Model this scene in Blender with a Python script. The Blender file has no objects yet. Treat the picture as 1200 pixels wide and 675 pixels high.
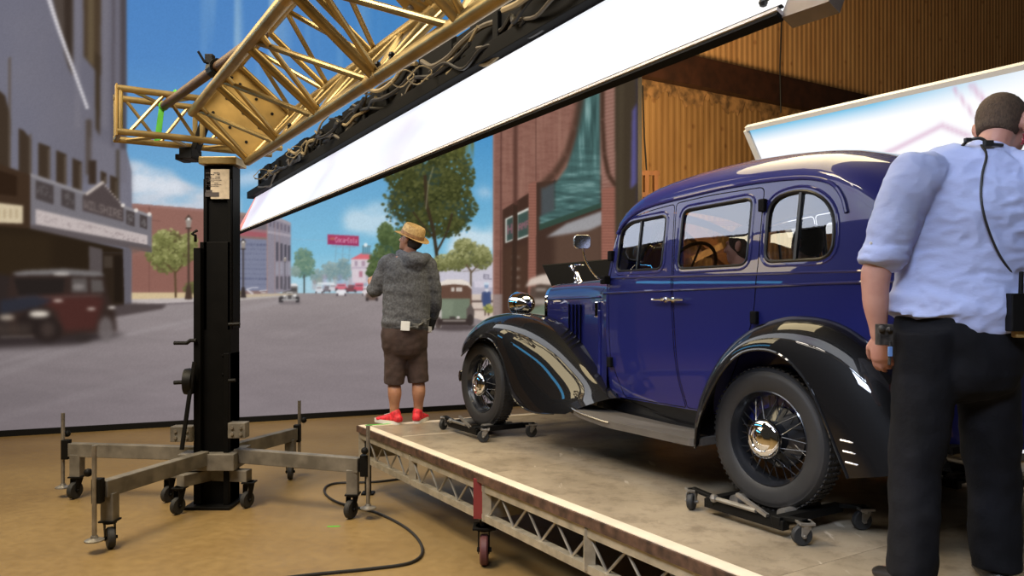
import bpy, bmesh, math, random
import numpy as np
from mathutils import Vector, Matrix, geometry
random.seed(7)
C = bpy.context.scene.collection
PI = math.pi
V = Vector
# ---------------------------------------------------------------- camera constants (1200x675 frame)
F = 900.0; CX = 600.0; HY = 350.0
CAM_H = 1.65          # eye height
PLAT = 0.57           # height of the rolling deck
TH = math.atan((CX - 45.0) / F)
AD = V((-math.sin(TH), math.cos(TH), 0))   # along the car / deck, away from the viewer
AN = V((math.cos(TH), math.sin(TH), 0))    # across the car, to the right
UZ = V((0, 0, 1))

def at(px, py, Y):
    return V(((px - CX) / F * Y, Y, CAM_H - (py - HY) / F * Y))
def ant(a, t, z=0.0):
    return AN * a + AD * t + UZ * z
def on_floor(px, py, z=0.0):
    Y = (CAM_H - z) * F / (py - HY)
    return at(px, py, Y)

# ---------------------------------------------------------------- materials
def new_mat(name):
    m = bpy.data.materials.new(name); m.use_nodes = True
    nt = m.node_tree
    return m, nt, nt.nodes['Principled BSDF']
def pm(name, col, rough=0.5, metal=0.0, coat=0.0, spec=None, var=0.0, vscale=6.0, bump=0.0, bscale=40.0, emit=None, estr=0.0, col2=None, stretch=None, detail=4.0, coat_rough=0.03):
    m, nt, b = new_mat(name)
    b.inputs['Base Color'].default_value = (*col, 1)
    b.inputs['Roughness'].default_value = rough
    b.inputs['Metallic'].default_value = metal
    b.inputs['Coat Weight'].default_value = coat
    b.inputs['Coat Roughness'].default_value = coat_rough
    if spec is not None: b.inputs['Specular IOR Level'].default_value = spec
    if emit:
        b.inputs['Emission Color'].default_value = (*emit, 1); b.inputs['Emission Strength'].default_value = estr
    tc = nt.nodes.new('ShaderNodeTexCoord')
    src = tc.outputs['Object']
    if stretch:
        mp = nt.nodes.new('ShaderNodeMapping'); mp.inputs['Scale'].default_value = stretch
        nt.links.new(src, mp.inputs['Vector']); src = mp.outputs['Vector']
    if var or col2:
        n = nt.nodes.new('ShaderNodeTexNoise'); n.inputs['Scale'].default_value = vscale; n.inputs['Detail'].default_value = detail
        nt.links.new(src, n.inputs['Vector'])
        r = nt.nodes.new('ShaderNodeValToRGB')
        c1 = col2 if col2 else tuple(max(0, c * (1 - var)) for c in col)
        c2 = col if col2 else tuple(min(1, c * (1 + var)) for c in col)
        r.color_ramp.elements[0].position = 0.35; r.color_ramp.elements[0].color = (*c1, 1)
        r.color_ramp.elements[1].position = 0.65; r.color_ramp.elements[1].color = (*c2, 1)
        nt.links.new(n.outputs['Fac'], r.inputs['Fac']); nt.links.new(r.outputs['Color'], b.inputs['Base Color'])
    if bump:
        n2 = nt.nodes.new('ShaderNodeTexNoise'); n2.inputs['Scale'].default_value = bscale; n2.inputs['Detail'].default_value = 3
        nt.links.new(src, n2.inputs['Vector'])
        bp = nt.nodes.new('ShaderNodeBump'); bp.inputs['Strength'].default_value = bump; bp.inputs['Distance'].default_value = 0.01
        nt.links.new(n2.outputs['Fac'], bp.inputs['Height']); nt.links.new(bp.outputs['Normal'], b.inputs['Normal'])
    return m
def s2l(c):
    c = np.asarray(c, dtype=float) / 255.0
    return np.where(c <= 0.04045, c / 12.92, ((c + 0.055) / 1.055) ** 2.4)
def rgb(r, g, b):
    return tuple(float(x) for x in s2l((r, g, b)))

# ---------------------------------------------------------------- mesh builder
class MB:
    def __init__(s): s.v = []; s.f = []
    def add(s, vs, fs):
        o = len(s.v); s.v += [tuple(v) for v in vs]; s.f += [tuple(i + o for i in f) for f in fs]; return s
    def box(s, c, size, M=None):
        hx, hy, hz = [k / 2 for k in size]
        vs = [V((x, y, z)) for x in (-hx, hx) for y in (-hy, hy) for z in (-hz, hz)]
        if M is not None: vs = [M @ v for v in vs]
        c = V(c)
        return s.add([v + c for v in vs], [(0, 1, 3, 2), (4, 6, 7, 5), (0, 4, 5, 1), (2, 3, 7, 6), (0, 2, 6, 4), (1, 5, 7, 3)])
    def bar(s, p0, p1, w, h, up=None):
        p0 = V(p0); p1 = V(p1); d = p1 - p0; L = d.length; d.normalize()
        up = V(up) if up is not None else (UZ if abs(d.z) < 0.95 else V((1, 0, 0)))
        x = d.cross(up).normalized(); y = x.cross(d).normalized()
        M = Matrix((x, d, y)).transposed()
        return s.box((p0 + p1) / 2, (w, L, h), M)
    def ring(s, c, x, y, rx, ry, n):
        return [c + x * (rx * math.cos(2 * PI * k / n)) + y * (ry * math.sin(2 * PI * k / n)) for k in range(n)]
    def loft(s, rings, cap=True, closed=False):
        n = len(rings[0]); vs = [v for r in rings for v in r]; fs = []
        m = len(rings)
        for i in range(m if closed else m - 1):
            j = (i + 1) % m
            for k in range(n):
                l = (k + 1) % n
                fs.append((i * n + k, i * n + l, j * n + l, j * n + k))
        if cap and not closed:
            fs.append(tuple(range(n - 1, -1, -1))); fs.append(tuple((m - 1) * n + k for k in range(n)))
        return s.add(vs, fs)
    def tube(s, pts, r, n=8, ref=None, rs=None, flat=1.0, closed=False):
        pts = [V(p) for p in pts]; rings = []; m = len(pts)
        px = None
        for i, p in enumerate(pts):
            if closed: d = pts[(i + 1) % m] - pts[i - 1]
            elif i == 0: d = pts[1] - pts[0]
            elif i == m - 1: d = pts[-1] - pts[-2]
            else: d = (pts[i + 1] - p).normalized() + (p - pts[i - 1]).normalized()
            if d.length < 1e-9: d = UZ.copy()
            d.normalize()
            if px is None:
                u = V(ref) if ref is not None else (UZ if abs(d.z) < 0.9 else V((1, 0, 0)))
                x = d.cross(u).normalized()
            else:
                x = (px - d * px.dot(d))
                x = x.normalized() if x.length > 1e-6 else d.orthogonal().normalized()
            px = x; y = d.cross(x)
            rr = rs[i] if rs else r
            rings.append(s.ring(p, x, y, rr, rr * flat, n))
        return s.loft(rings, closed=closed)
    def lathe(s, prof, o, axis, n=32, close=False):
        # prof: (r, h) along axis
        o = V(o); ax = V(axis).normalized(); x = ax.orthogonal().normalized(); y = ax.cross(x)
        rings = [[o + ax * h + x * (max(r, 1e-5) * math.cos(2 * PI * k / n)) + y * (max(r, 1e-5) * math.sin(2 * PI * k / n)) for k in range(n)] for r, h in prof]
        return s.loft(rings, cap=not close, closed=close)
    def cyl(s, p0, p1, r, n=16):
        return s.tube([p0, p1], r, n)
    def ball(s, c, r, n=16, sc=(1, 1, 1), M=None):
        c = V(c); rings = []
        for i in range(n // 2 + 1):
            a = PI * i / (n // 2); rr = max(math.sin(a), 1e-4)
            ring = [V((r * sc[0] * rr * math.cos(2 * PI * k / n), r * sc[1] * rr * math.sin(2 * PI * k / n), r * sc[2] * -math.cos(a))) for k in range(n)]
            rings.append([c + (M @ v if M is not None else v) for v in ring])
        return s.loft(rings)
    def prism(s, poly, off):
        n = len(poly); poly = [V(p) for p in poly]; off = V(off)
        vs = poly + [p + off for p in poly]
        fs = [tuple(range(n - 1, -1, -1)), tuple(range(n, 2 * n))] + [(k, (k + 1) % n, n + (k + 1) % n, n + k) for k in range(n)]
        return s.add(vs, fs)
    def grid(s, rows, flip=False):
        m = len(rows); n = len(rows[0]); vs = [v for r in rows for v in r]; fs = []
        for i in range(m - 1):
            for k in range(n - 1):
                q = (i * n + k, i * n + k + 1, (i + 1) * n + k + 1, (i + 1) * n + k)
                fs.append(q[::-1] if flip else q)
        return s.add(vs, fs)
    def mesh(s, name, inv=None, smooth=None, recalc=True):
        me = bpy.data.meshes.new(name)
        vs = s.v if inv is None else [tuple(inv @ V(v)) for v in s.v]
        me.from_pydata(vs, [], s.f); me.validate(); me.update()
        if recalc:
            bm = bmesh.new(); bm.from_mesh(me); bmesh.ops.recalc_face_normals(bm, faces=bm.faces); bm.to_mesh(me); bm.free()
        if smooth is not None: smooth_mesh(me, smooth)
        return me
    def build(s, name, mat, parent=None, world=True, smooth=35, bevel=0.0, **kw):
        inv = ROOTM[parent.name].inverted() if (parent is not None and world) else None
        me = s.mesh(name, inv, smooth if not bevel else None, **kw)
        return link(name, me, mat, parent, bevel=bevel)
ROOTM = {}
def smooth_mesh(me, ang=35):
    me.polygons.foreach_set('use_smooth', [True] * len(me.polygons))
    try: me.set_sharp_from_angle(angle=math.radians(ang))
    except Exception: pass
def link(name, me, mat, parent=None, bevel=0.0):
    o = bpy.data.objects.new(name, me); C.objects.link(o)
    if mat is not None: me.materials.append(mat)
    if parent is not None:
        o.parent = parent; ROOTM[o.name] = ROOTM[parent.name].copy()
    else: ROOTM[o.name] = Matrix.Identity(4)
    if bevel:
        md = o.modifiers.new('bevel', 'BEVEL'); md.width = bevel; md.segments = 2; md.limit_method = 'ANGLE'; md.angle_limit = math.radians(40)
        md.harden_normals = False
    return o
def tag(o, label=None, cat=None, group=None, kind=None):
    if label: o['label'] = label
    if cat: o['category'] = cat
    if group: o['group'] = group
    if kind: o['kind'] = kind
    return o
def thing(name, label, cat, loc=(0, 0, 0), rz=0.0, group=None, M=None):
    o = bpy.data.objects.new(name, None); C.objects.link(o); o.empty_display_size = 0.1
    if M is None: M = Matrix.Translation(V(loc)) @ Matrix.Rotation(rz, 4, 'Z')
    o.matrix_world = M; ROOTM[o.name] = M.copy()
    return tag(o, label, cat, group)
def struct(name, mb, mat, **kw):
    o = mb.build(name, mat, **kw) if isinstance(mb, MB) else mb
    o['kind'] = 'structure'; return o
def copy_tree(o, parent=None):
    c = o.copy(); C.objects.link(c)
    ROOTM[c.name] = ROOTM[o.name].copy()
    if parent is not None: c.parent = parent; c.matrix_parent_inverse = o.matrix_parent_inverse.copy()
    for ch in [x for x in list(bpy.data.objects) if x.parent == o]: copy_tree(ch, c)
    return c
def move_to(o, M):
    o.matrix_world = M; ROOTM[o.name] = M.copy()
def label_part(o, s): o['label'] = s; return o
def catmull(pts, n=8, closed=False):
    pts = [V(p) for p in pts]; out = []; m = len(pts)
    for i in range(m if closed else m - 1):
        p1 = pts[i]; p2 = pts[(i + 1) % m]
        p0 = pts[i - 1] if (i > 0 or closed) else p1 * 2 - p2
        p3 = pts[(i + 2) % m] if (closed or i + 2 < m) else p2 * 2 - p1
        for k in range(n):
            t = k / n
            out.append(0.5 * ((2 * p1) + (p2 - p0) * t + (2 * p0 - 5 * p1 + 4 * p2 - p3) * t * t + (3 * p1 - p0 - 3 * p2 + p3) * t ** 3))
    if not closed: out.append(pts[-1])
    return out
def interp(x, xs, ys):
    return float(np.interp(x, xs, ys))
def smoothcurve(xs, ys):
    # monotone-x cubic (Catmull-Rom through points) sampled finely
    P = catmull([V((x, y, 0)) for x, y in zip(xs, ys)], 16)
    X = np.array([p.x for p in P]); Y = np.array([p.y for p in P])
    o = np.argsort(X, kind='stable'); X = X[o]; Y = Y[o]
    return lambda x: float(np.interp(x, X, Y))
# ---------------------------------------------------------------- colour management, camera, world
sc = bpy.context.scene
sc.view_settings.view_transform = 'Standard'
sc.view_settings.look = 'None'
cd = bpy.data.cameras.new('camera'); cam = bpy.data.objects.new('camera', cd); C.objects.link(cam)
cam.location = (0, 0, CAM_H); cam.rotation_euler = (PI / 2, 0, 0)
cd.sensor_fit = 'HORIZONTAL'; cd.sensor_width = 36.0; cd.lens = 36.0 * F / 1200.0
cd.shift_y = (HY - 337.5) / 1200.0
cd.clip_start = 0.05; cd.clip_end = 200
sc.camera = cam
# ================================================================ the street picture shown on the LED wall
# painted as a colour raster in its own flat picture plane, then stored as vertex colours of the screen mesh
IX0, IX1, IY0, IY1 = -90, 770, -150, 530
PW, PH = IX1 - IX0, IY1 - IY0
img = np.zeros((PH, PW, 3))
rng = np.random.RandomState(3)
YY, XX = np.mgrid[IY0:IY1, IX0:IX1].astype(float)
def vnoise(sx, sy, seed, octaves=3):
    r = np.random.RandomState(seed); out = np.zeros((PH, PW)); amp = 1.0; tot = 0
    for o in range(octaves):
        gx = XX / sx * 2 ** o - (IX0 / sx * 2 ** o) ; gy = YY / sy * 2 ** o - (IY0 / sy * 2 ** o)
        nx = int(gx.max()) + 3; ny = int(gy.max()) + 3
        g = r.rand(ny, nx); ix = gx.astype(int); iy = gy.astype(int); fx = gx - ix; fy = gy - iy
        fx = fx * fx * (3 - 2 * fx); fy = fy * fy * (3 - 2 * fy)
        out += amp * ((g[iy, ix] * (1 - fx) + g[iy, ix + 1] * fx) * (1 - fy) + (g[iy + 1, ix] * (1 - fx) + g[iy + 1, ix + 1] * fx) * fy)
        tot += amp; amp *= 0.5
    return out / tot
def blur(a, r):
    r = int(r)
    for ax in (0, 1):
        for _ in range(2):
            pad = [(0, 0)] * a.ndim; pad[ax] = (r + 1, r)
            cs = np.cumsum(np.pad(a, pad, mode='edge'), axis=ax)
            n = a.shape[ax]; w = 2 * r + 1
            hi = np.take(cs, np.arange(w, w + n), axis=ax); lo = np.take(cs, np.arange(0, n), axis=ax)
            a = (hi - lo) / w
    return a
def poly_mask(pts, ss=3):
    pts = np.array(pts, float)
    x0 = max(int(pts[:, 0].min()) - 1, IX0); x1 = min(int(pts[:, 0].max()) + 2, IX1)
    y0 = max(int(pts[:, 1].min()) - 1, IY0); y1 = min(int(pts[:, 1].max()) + 2, IY1)
    if x1 <= x0 or y1 <= y0: return None
    gx = (np.arange((x1 - x0) * ss) + 0.5) / ss + x0 - 0.5; gy = (np.arange((y1 - y0) * ss) + 0.5) / ss + y0 - 0.5
    X, Y = np.meshgrid(gx, gy); ins = np.zeros(X.shape, bool); n = len(pts)
    for i in range(n):
        xa, ya = pts[i]; xb, yb = pts[(i + 1) % n]
        if ya == yb: continue
        c = (ya > Y) != (yb > Y)
        ins ^= c & (X < (xb - xa) * (Y - ya) / (yb - ya) + xa)
    m = ins.reshape(y1 - y0, ss, x1 - x0, ss).mean(axis=(1, 3))
    return m, (slice(y0 - IY0, y1 - IY0), slice(x0 - IX0, x1 - IX0))
def paint(m, sl, col, alpha=1.0):
    c = np.asarray(col, float)
    if c.ndim == 3: c = c[sl]
    a = (m * alpha)[..., None]
    img[sl] = img[sl] * (1 - a) + c * a
FULL = (slice(0, PH), slice(0, PW))
def poly(pts, col, alpha=1.0, soft=0):
    if soft:
        r = poly_mask(pts, 2)
        if r is None: return
        full = np.zeros((PH, PW)); full[r[1]] = r[0]
        ys, xs = r[1]; k = soft * 3 + 2
        sl = (slice(max(ys.start - k, 0), min(ys.stop + k, PH)), slice(max(xs.start - k, 0), min(xs.stop + k, PW)))
        paint(blur(full[sl], soft), sl, col, alpha); return
    r = poly_mask(pts)
    if r is not None: paint(r[0], r[1], col, alpha)
def rect(x0, y0, x1, y1, col, alpha=1.0, soft=0): poly([(x0, y0), (x1, y0), (x1, y1), (x0, y1)], col, alpha, soft)
def ell(cx, cy, rx, ry, col, alpha=1.0, soft=0, n=20):
    poly([(cx + rx * math.cos(2 * PI * k / n), cy + ry * math.sin(2 * PI * k / n)) for k in range(n)], col, alpha, soft)
def line(p, q, w, col, alpha=1.0, soft=0):
    dx, dy = q[0] - p[0], q[1] - p[1]; L = math.hypot(dx, dy) or 1; nx, ny = -dy / L * w / 2, dx / L * w / 2
    poly([(p[0] + nx, p[1] + ny), (q[0] + nx, q[1] + ny), (q[0] - nx, q[1] - ny), (p[0] - nx, p[1] - ny)], col, alpha, soft)
def polyl(pts, w, col, alpha=1.0, soft=0):
    for a, b in zip(pts[:-1], pts[1:]): line(a, b, w, col, alpha, soft)
def foliage(blobs, dark, mid, light, n, rmin, rmax, seed, gaps=None):
    r = np.random.RandomState(seed); dark, mid, light = map(np.array, (dark, mid, light))
    for (cx, cy, rx, ry) in blobs: ell(cx, cy, rx * 0.86, ry * 0.86, dark, 0.85, 1)
    for i in range(n):
        cx, cy, rx, ry = blobs[r.randint(len(blobs))]
        a = r.rand() * 2 * PI; q = math.sqrt(r.rand()) * 1.05
        x = cx + rx * q * math.cos(a); y = cy + ry * q * math.sin(a)
        s = (-(y - cy) / ry * 0.5 + 0.5) * 0.55 + r.rand() * 0.5
        c = dark + (mid - dark) * min(1, s * 2) if s < 0.5 else mid + (light - mid) * min(1, (s - 0.5) * 1.7)
        rad = rmin + (rmax - rmin) * r.rand()
        ell(x, y, rad, rad * (0.6 + 0.5 * r.rand()), c, 0.9, 0, 6)
FONT = {'A': '01110100011000111111100011000110001', 'C': '01110100011000010000100001000101110', 'E': '11111100001000011110100001000011111',
 'H': '10001100011000111111100011000110001', 'I': '11111001000010000100001000010011111', 'L': '10000100001000010000100001000011111',
 'M': '10001110111010110101100011000110001', 'N': '10001110011010110011100011000110001', 'O': '01110100011000110001100011000101110',
 'P': '11110100011000111110100001000010000', 'R': '11110100011000111110101001001010001', 'S': '01111100001000001110000010000111110',
 'T': '11111001000010000100001000010000100', 'W': '10001100011000110101101011101110001', '-': '00000000000000011111000000000000000',
 'a': '00000000000111000001011111000101111', 'c': '00000000000111010000100001000001110', 'o': '00000000000111010001100011000101110', 'l': '01100001000010000100001000010001110', 'D':'11110100011000110001100011000111110'}
def text(s, quad, col, alpha=1.0, fat=1.15):
    (ax, ay), (bx, by), (cx_, cy_), (dx, dy) = quad   # TL TR BR BL
    n = len(s) * 6 - 1
    def P(u, v): return (ax * (1 - u) * (1 - v) + bx * u * (1 - v) + cx_ * u * v + dx * (1 - u) * v, ay * (1 - u) * (1 - v) + by * u * (1 - v) + cy_ * u * v + dy * (1 - u) * v)
    for i, ch in enumerate(s):
        g = FONT.get(ch)
        if not g: continue
        for k, bit in enumerate(g):
            if bit == '1':
                x = i * 6 + k % 5; y = k // 5
                poly([P(x / n, y / 7), P((x + fat) / n, y / 7), P((x + fat) / n, (y + fat) / 7), P(x / n, (y + fat) / 7)], col, alpha)

# ---- sky
tt = np.clip((YY + 150) / 480, 0, 1)[..., None]
sky = np.where(tt < 0.45, np.array([70, 122, 186.]) + (np.array([82, 134, 194.]) - np.array([70, 122, 186.])) * (tt / 0.45),
      np.array([82, 134, 194.]) + (np.array([136, 196, 220.]) - np.array([82, 134, 194.])) * ((tt - 0.45) / 0.55))
tx = np.clip((XX - 330) / 250, 0, 1)[..., None]
sky = sky * (1 - 0.55 * tx) + (np.array([48, 132, 190.]) + (np.array([138, 196, 216.]) - np.array([48, 132, 190.])) * np.clip((YY[..., None] - 150) / 170, 0, 1)) * 0.55 * tx
img[:] = sky
# vertical streaks of cloud at the top
st = np.clip(vnoise(16, 420, 11, 2) * 2.6 - 0.95, 0, 1) * np.clip((XX - 232) / 20, 0, 1) * np.clip((345 - XX) / 30, 0, 1) * np.clip((135 - YY) / 70, 0, 1)
st += np.clip(vnoise(10, 300, 12, 2) * 2 - 0.8, 0, 1) * np.clip((XX - 330) / 20, 0, 1) * np.clip((450 - XX) / 40, 0, 1) * np.clip((150 - YY) / 90, 0, 1) * 0.5
paint(np.clip(st, 0, 1), FULL, (178, 204, 216), 0.85)
# clouds
cl = vnoise(30, 16, 21, 4)
cm = np.clip((cl - 0.2) * 3, 0, 1)
def cloud(pts, soft, a, col=(206, 216, 230)):
    r = poly_mask(pts, 2); full = np.zeros((PH, PW)); full[r[1]] = r[0]
    paint(np.clip(blur(full, soft) * (0.55 + 0.6 * cm), 0, 1), FULL, col, a)
cloud([(150, 188), (166, 190), (180, 196), (200, 200), (214, 212), (236, 220), (262, 224), (280, 232), (280, 262), (150, 262)], 3, 0.95, (196, 204, 216))
cloud([(152, 192), (170, 194), (196, 206), (214, 217), (214, 228), (152, 225)], 4, 0.6, (226, 230, 238))
cloud([(266, 206), (300, 200), (310, 215), (268, 220)], 4, 0.6)
cloud([(402, 256), (412, 243), (424, 246), (440, 238), (462, 244), (470, 262), (440, 276), (404, 270)], 5, 0.75, (206, 222, 232))
cloud([(524, 290), (530, 272), (548, 266), (570, 270), (580, 262), (580, 300), (526, 300)], 4, 0.8, (214, 226, 234))
cloud([(556, 226), (566, 218), (580, 226), (570, 234)], 4, 0.5)
# haze low
hz = np.clip(1 - np.abs(YY - 338) / 42, 0, 1) * np.clip((XX - 250) / 90, 0, 1) * np.clip((640 - XX) / 100, 0, 1)
paint(hz, FULL, (196, 212, 220), 0.55)
# ---- distance: trees, hotel, billboard
foliage([(386, 318, 9, 11), (402, 316, 11, 13), (372, 324, 8, 8)], (112, 136, 140), (134, 156, 156), (160, 178, 178), 260, 0.8, 2.0, 5)
for x0 in range(366, 436, 6): rect(x0, 322 + (x0 * 7) % 9, x0 + 5, 340, (190 - (x0 * 13) % 50, 180 - (x0 * 17) % 50, 186 - (x0 * 11) % 50), 0.55, 1)
poly([(411, 304), (436, 303), (436, 332), (413, 332)], (218, 200, 206), 0.9)
rect(412, 313, 436, 315, (186, 170, 186)); rect(416, 306, 419, 312, (140, 120, 140), .7); rect(424, 306, 428, 312, (150, 120, 140), .7); rect(421, 318, 425, 325, (170, 100, 120), .8); rect(429, 317, 433, 331, (170, 165, 175), .8)
poly([(410, 304), (425, 296), (436, 299), (436, 304)], (214, 110, 118))
for k in range(4): rect(425 + k * 2.4, 289, 426.4 + k * 2.4, 298, (88, 122, 134))
rect(424.5, 287.5, 435, 290, (110, 140, 150)); ell(428.5, 287, 2.2, 2.2, (226, 236, 240)); rect(424, 296, 436, 298, (110, 140, 150))
for x0 in (394, 402, 410): line((x0, 287), (x0 - 1, 306), 0.8, (122, 150, 164), 0.8)
line((392, 297), (412, 299), 0.6, (130, 158, 170), .6); line((340, 280), (384, 282), 0.7, (140, 180, 205), .8)
line((388, 289), (416, 290), 0.8, (130, 150, 170), .8)
poly([(384, 274.6), (420.5, 276.6), (420.5, 288.4), (384, 286.4)], (168, 62, 96)); poly([(385, 281), (420, 283), (420, 288), (385, 286)], (140, 50, 96), .5)
ell(389.5, 279.8, 3.2, 1.8, (186, 120, 90), .6)
text('Coca-Cola', [(393, 277.6), (418.5, 279), (418.5, 285), (393, 283.8)], (222, 170, 196), 0.9, 1.2)
# distant street trees
foliage([(356, 300, 10, 9), (352, 311, 8, 7), (361, 309, 8, 8), (356, 318, 12, 7)], (82, 112, 104), (104, 134, 116), (138, 160, 136), 300, 0.8, 2.2, 6)
rect(355.6, 322, 357.6, 344, (80, 92, 92)); foliage([(346, 318, 6, 6)], (120, 140, 136), (134, 154, 148), (150, 170, 160), 60, 0.8, 1.8, 61)
# ---- road
road = np.array([150, 140, 140.]) + (np.array([130, 120, 123.]) - np.array([150, 140, 140.])) * np.clip((YY[..., None] - 343) / 130, 0, 1) ** 0.7
rn = vnoise(60, 9, 31, 3); road = road * (0.95 + 0.1 * rn[..., None])
road = road * (1 - 0.10 * np.clip((200 - XX) / 220, 0, 1))[..., None]
paint((YY > 343.5).astype(float), FULL, road)
fan = vnoise(90, 30, 33, 2)
paint(np.clip((YY - 352) / 10, 0, 1) * np.clip(fan * 2 - 1.1, 0, 1), FULL, (140, 132, 134), 0.25)
for (p, q, w, a) in [((-90, 470), (96, 404), 9, .16), ((-90, 452), (60, 408), 4, .2), ((96, 404), (330, 352), 4, .3), ((205, 386), (330, 354), 2, .3), ((330, 396), (450, 350), 3, .12), ((-90, 515), (250, 420), 8, .08)]:
    line(p, q, w, (170, 162, 164), a, 1)
# cars in the distance
def small_car(x, y, w, h, body, roof, dark=(60, 52, 52)):
    rect(x - w / 2, y - h * 0.55, x + w / 2, y, body, .95); rect(x - w * 0.36, y - h, x + w * 0.36, y - h * 0.55, roof, .95)
    rect(x - w * .3, y - h * .85, x + w * .3, y - h * .6, dark, .55); rect(x - w * .5, y - h * .2, x - w * .3, y + 1, dark); rect(x + w * .3, y - h * .2, x + w * .5, y + 1, dark)
for (x, y, w, h, c) in [(374, 343, 9, 8, (214, 216, 222)), (383, 342, 8, 7, (120, 110, 116)), (390, 341, 9, 8, (208, 206, 212)), (400, 346, 12, 10, (232, 230, 234)), (400, 339, 14, 6, (206, 96, 112)), (412, 342, 12, 8, (120, 66, 72)), (421, 341, 13, 9, (196, 84, 100)), (428, 346, 7, 10, (220, 210, 212))]:
    small_car(x, y, w, h, c, tuple(min(255, k + 16) for k in c), (84, 74, 80))
rect(372, 331, 392, 334, (236, 238, 242), .7)
small_car(436, 352, 14, 15, (96, 78, 70), (118, 100, 90))
# oncoming vintage car
rect(331, 335, 349, 346, (126, 120, 118)); rect(333, 337.5, 348, 342, (78, 76, 76)); poly([(330, 335.5), (332, 332.6), (347, 332.2), (349.5, 335)], (226, 224, 224))
poly([(327, 350), (329, 344.5), (334, 343), (346, 343), (350, 344.5), (351, 350), (350, 353)], (126, 122, 122)); rect(336, 342, 343, 352, (176, 172, 170)); rect(337.2, 344, 341.8, 351, (84, 80, 80))
ell(333.5, 346, 2, 1.8, (224, 222, 220)); ell(345.5, 346, 2, 1.8, (224, 222, 220)); rect(327, 348, 332, 354.5, (58, 54, 56)); rect(346.5, 348, 351, 354.5, (58, 54, 56)); rect(330, 350.4, 349, 352, (170, 168, 168)); rect(327, 354, 352, 356, (86, 80, 84), .7, 1)
# ---- middle-left block: mural building
poly([(262, 246), (313, 255), (313, 348), (262, 346)], (134, 110, 106)); poly([(262, 246), (313, 253), (313, 256), (262, 250)], (150, 128, 122))
poly([(280, 256), (316, 261), (316, 277), (279, 273)], (150, 112, 118)); poly([(284, 258.5), (314.5, 263), (314.5, 270), (284, 267)], (112, 106, 112)); poly([(279, 270), (316, 273.5), (316, 278.5), (279, 276)], (160, 92, 100))
poly([(277, 279), (315.5, 281), (315.5, 341), (277, 341)], (124, 128, 150))
r2 = np.random.RandomState(9)
for row, (y0, h, a) in enumerate([(285, 3, .7), (291, 1.6, .4), (296, 2, .35), (303, 2, .5), (309, 1.6, .35), (314, 1.6, .5), (320, 1.4, .35), (325, 2.6, .75), (332, 1.6, .35)]):
    x = 281.0
    while x < 312:
        w = 1.2 + 2.4 * r2.rand(); rect(x, y0 + (x - 281) * .02, x + w, y0 + h + (x - 281) * .02, (82, 86, 112), a * (.5 + .5 * r2.rand())); x += w + .8
poly([(313, 254), (341, 263.5), (341, 340), (313, 346)], (140, 134, 146)); poly([(313, 254), (325, 254), (341, 261), (341, 264)], (160, 150, 158))
for k in range(6): poly([(316 + k * 4.3, 257 + k * 1.5), (318 + k * 4.3, 257.6 + k * 1.5), (318 + k * 4.3, 266 + k * 1.3), (316 + k * 4.3, 265.4 + k * 1.3)], (104, 98, 112))
poly([(313, 270), (341, 275), (341, 278), (313, 273)], (166, 158, 168))
for k, x0 in enumerate((323.5, 328.5, 333.2, 337.4)):
    rect(x0, 284 - k * -1.2, x0 + 2.8, 306, (76, 74, 84)); rect(x0, 308, x0 + 2.8, 322, (150, 148, 160)); rect(x0, 324, x0 + 2.8, 339, (86, 82, 90))
for (x0, a) in ((313, .9), (322, .5), (327.3, .4)): line((x0, 262), (x0, 345), 1.2, (160, 128, 122), a)
foliage([(268, 343, 6, 5), (276, 344, 8, 3)], (110, 112, 76), (130, 132, 90), (160, 160, 120), 60, .6, 1.5, 62)
poly([(262, 345), (330, 344), (350, 345), (330, 346.5), (262, 351.5)], (192, 176, 152)); poly([(262, 350), (328, 346.5), (328, 348), (262, 354)], (176, 168, 164))
for (p, q) in (((289, 339), (297, 344)), ((289, 339), (296, 337)), ((290, 340.5), (296, 345)), ((296, 337), (303, 337)), ((304, 341), (313, 340)), ((306, 343), (312, 343))): line(p, q, 1.1, (222, 218, 222), .85)
def lamp(x, yt, yb, s, c=(58, 50, 48)):
    line((x, yt + 8 * s), (x, yb), 2.2 * s, c); poly([(x - 3.4 * s, yt), (x + 3.4 * s, yt), (x + 2 * s, yt + 9 * s), (x - 2 * s, yt + 9 * s)], (150, 140, 132)); poly([(x - 4 * s, yt + 1 * s), (x, yt - 4 * s), (x + 4 * s, yt + 1 * s)], c)
    ell(x, yt + .5 * s, 1.6 * s, 1.4 * s, (236, 232, 226)); rect(x - 3 * s, yt + 9 * s, x + 3 * s, yt + 10.5 * s, c); poly([(x - 2 * s, yb - 14 * s), (x + 2 * s, yb - 14 * s), (x + 4 * s, yb), (x - 4 * s, yb)], c)
lamp(285, 283, 349, .9); lamp(334, 302, 340, .5, (96, 92, 100))
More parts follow.
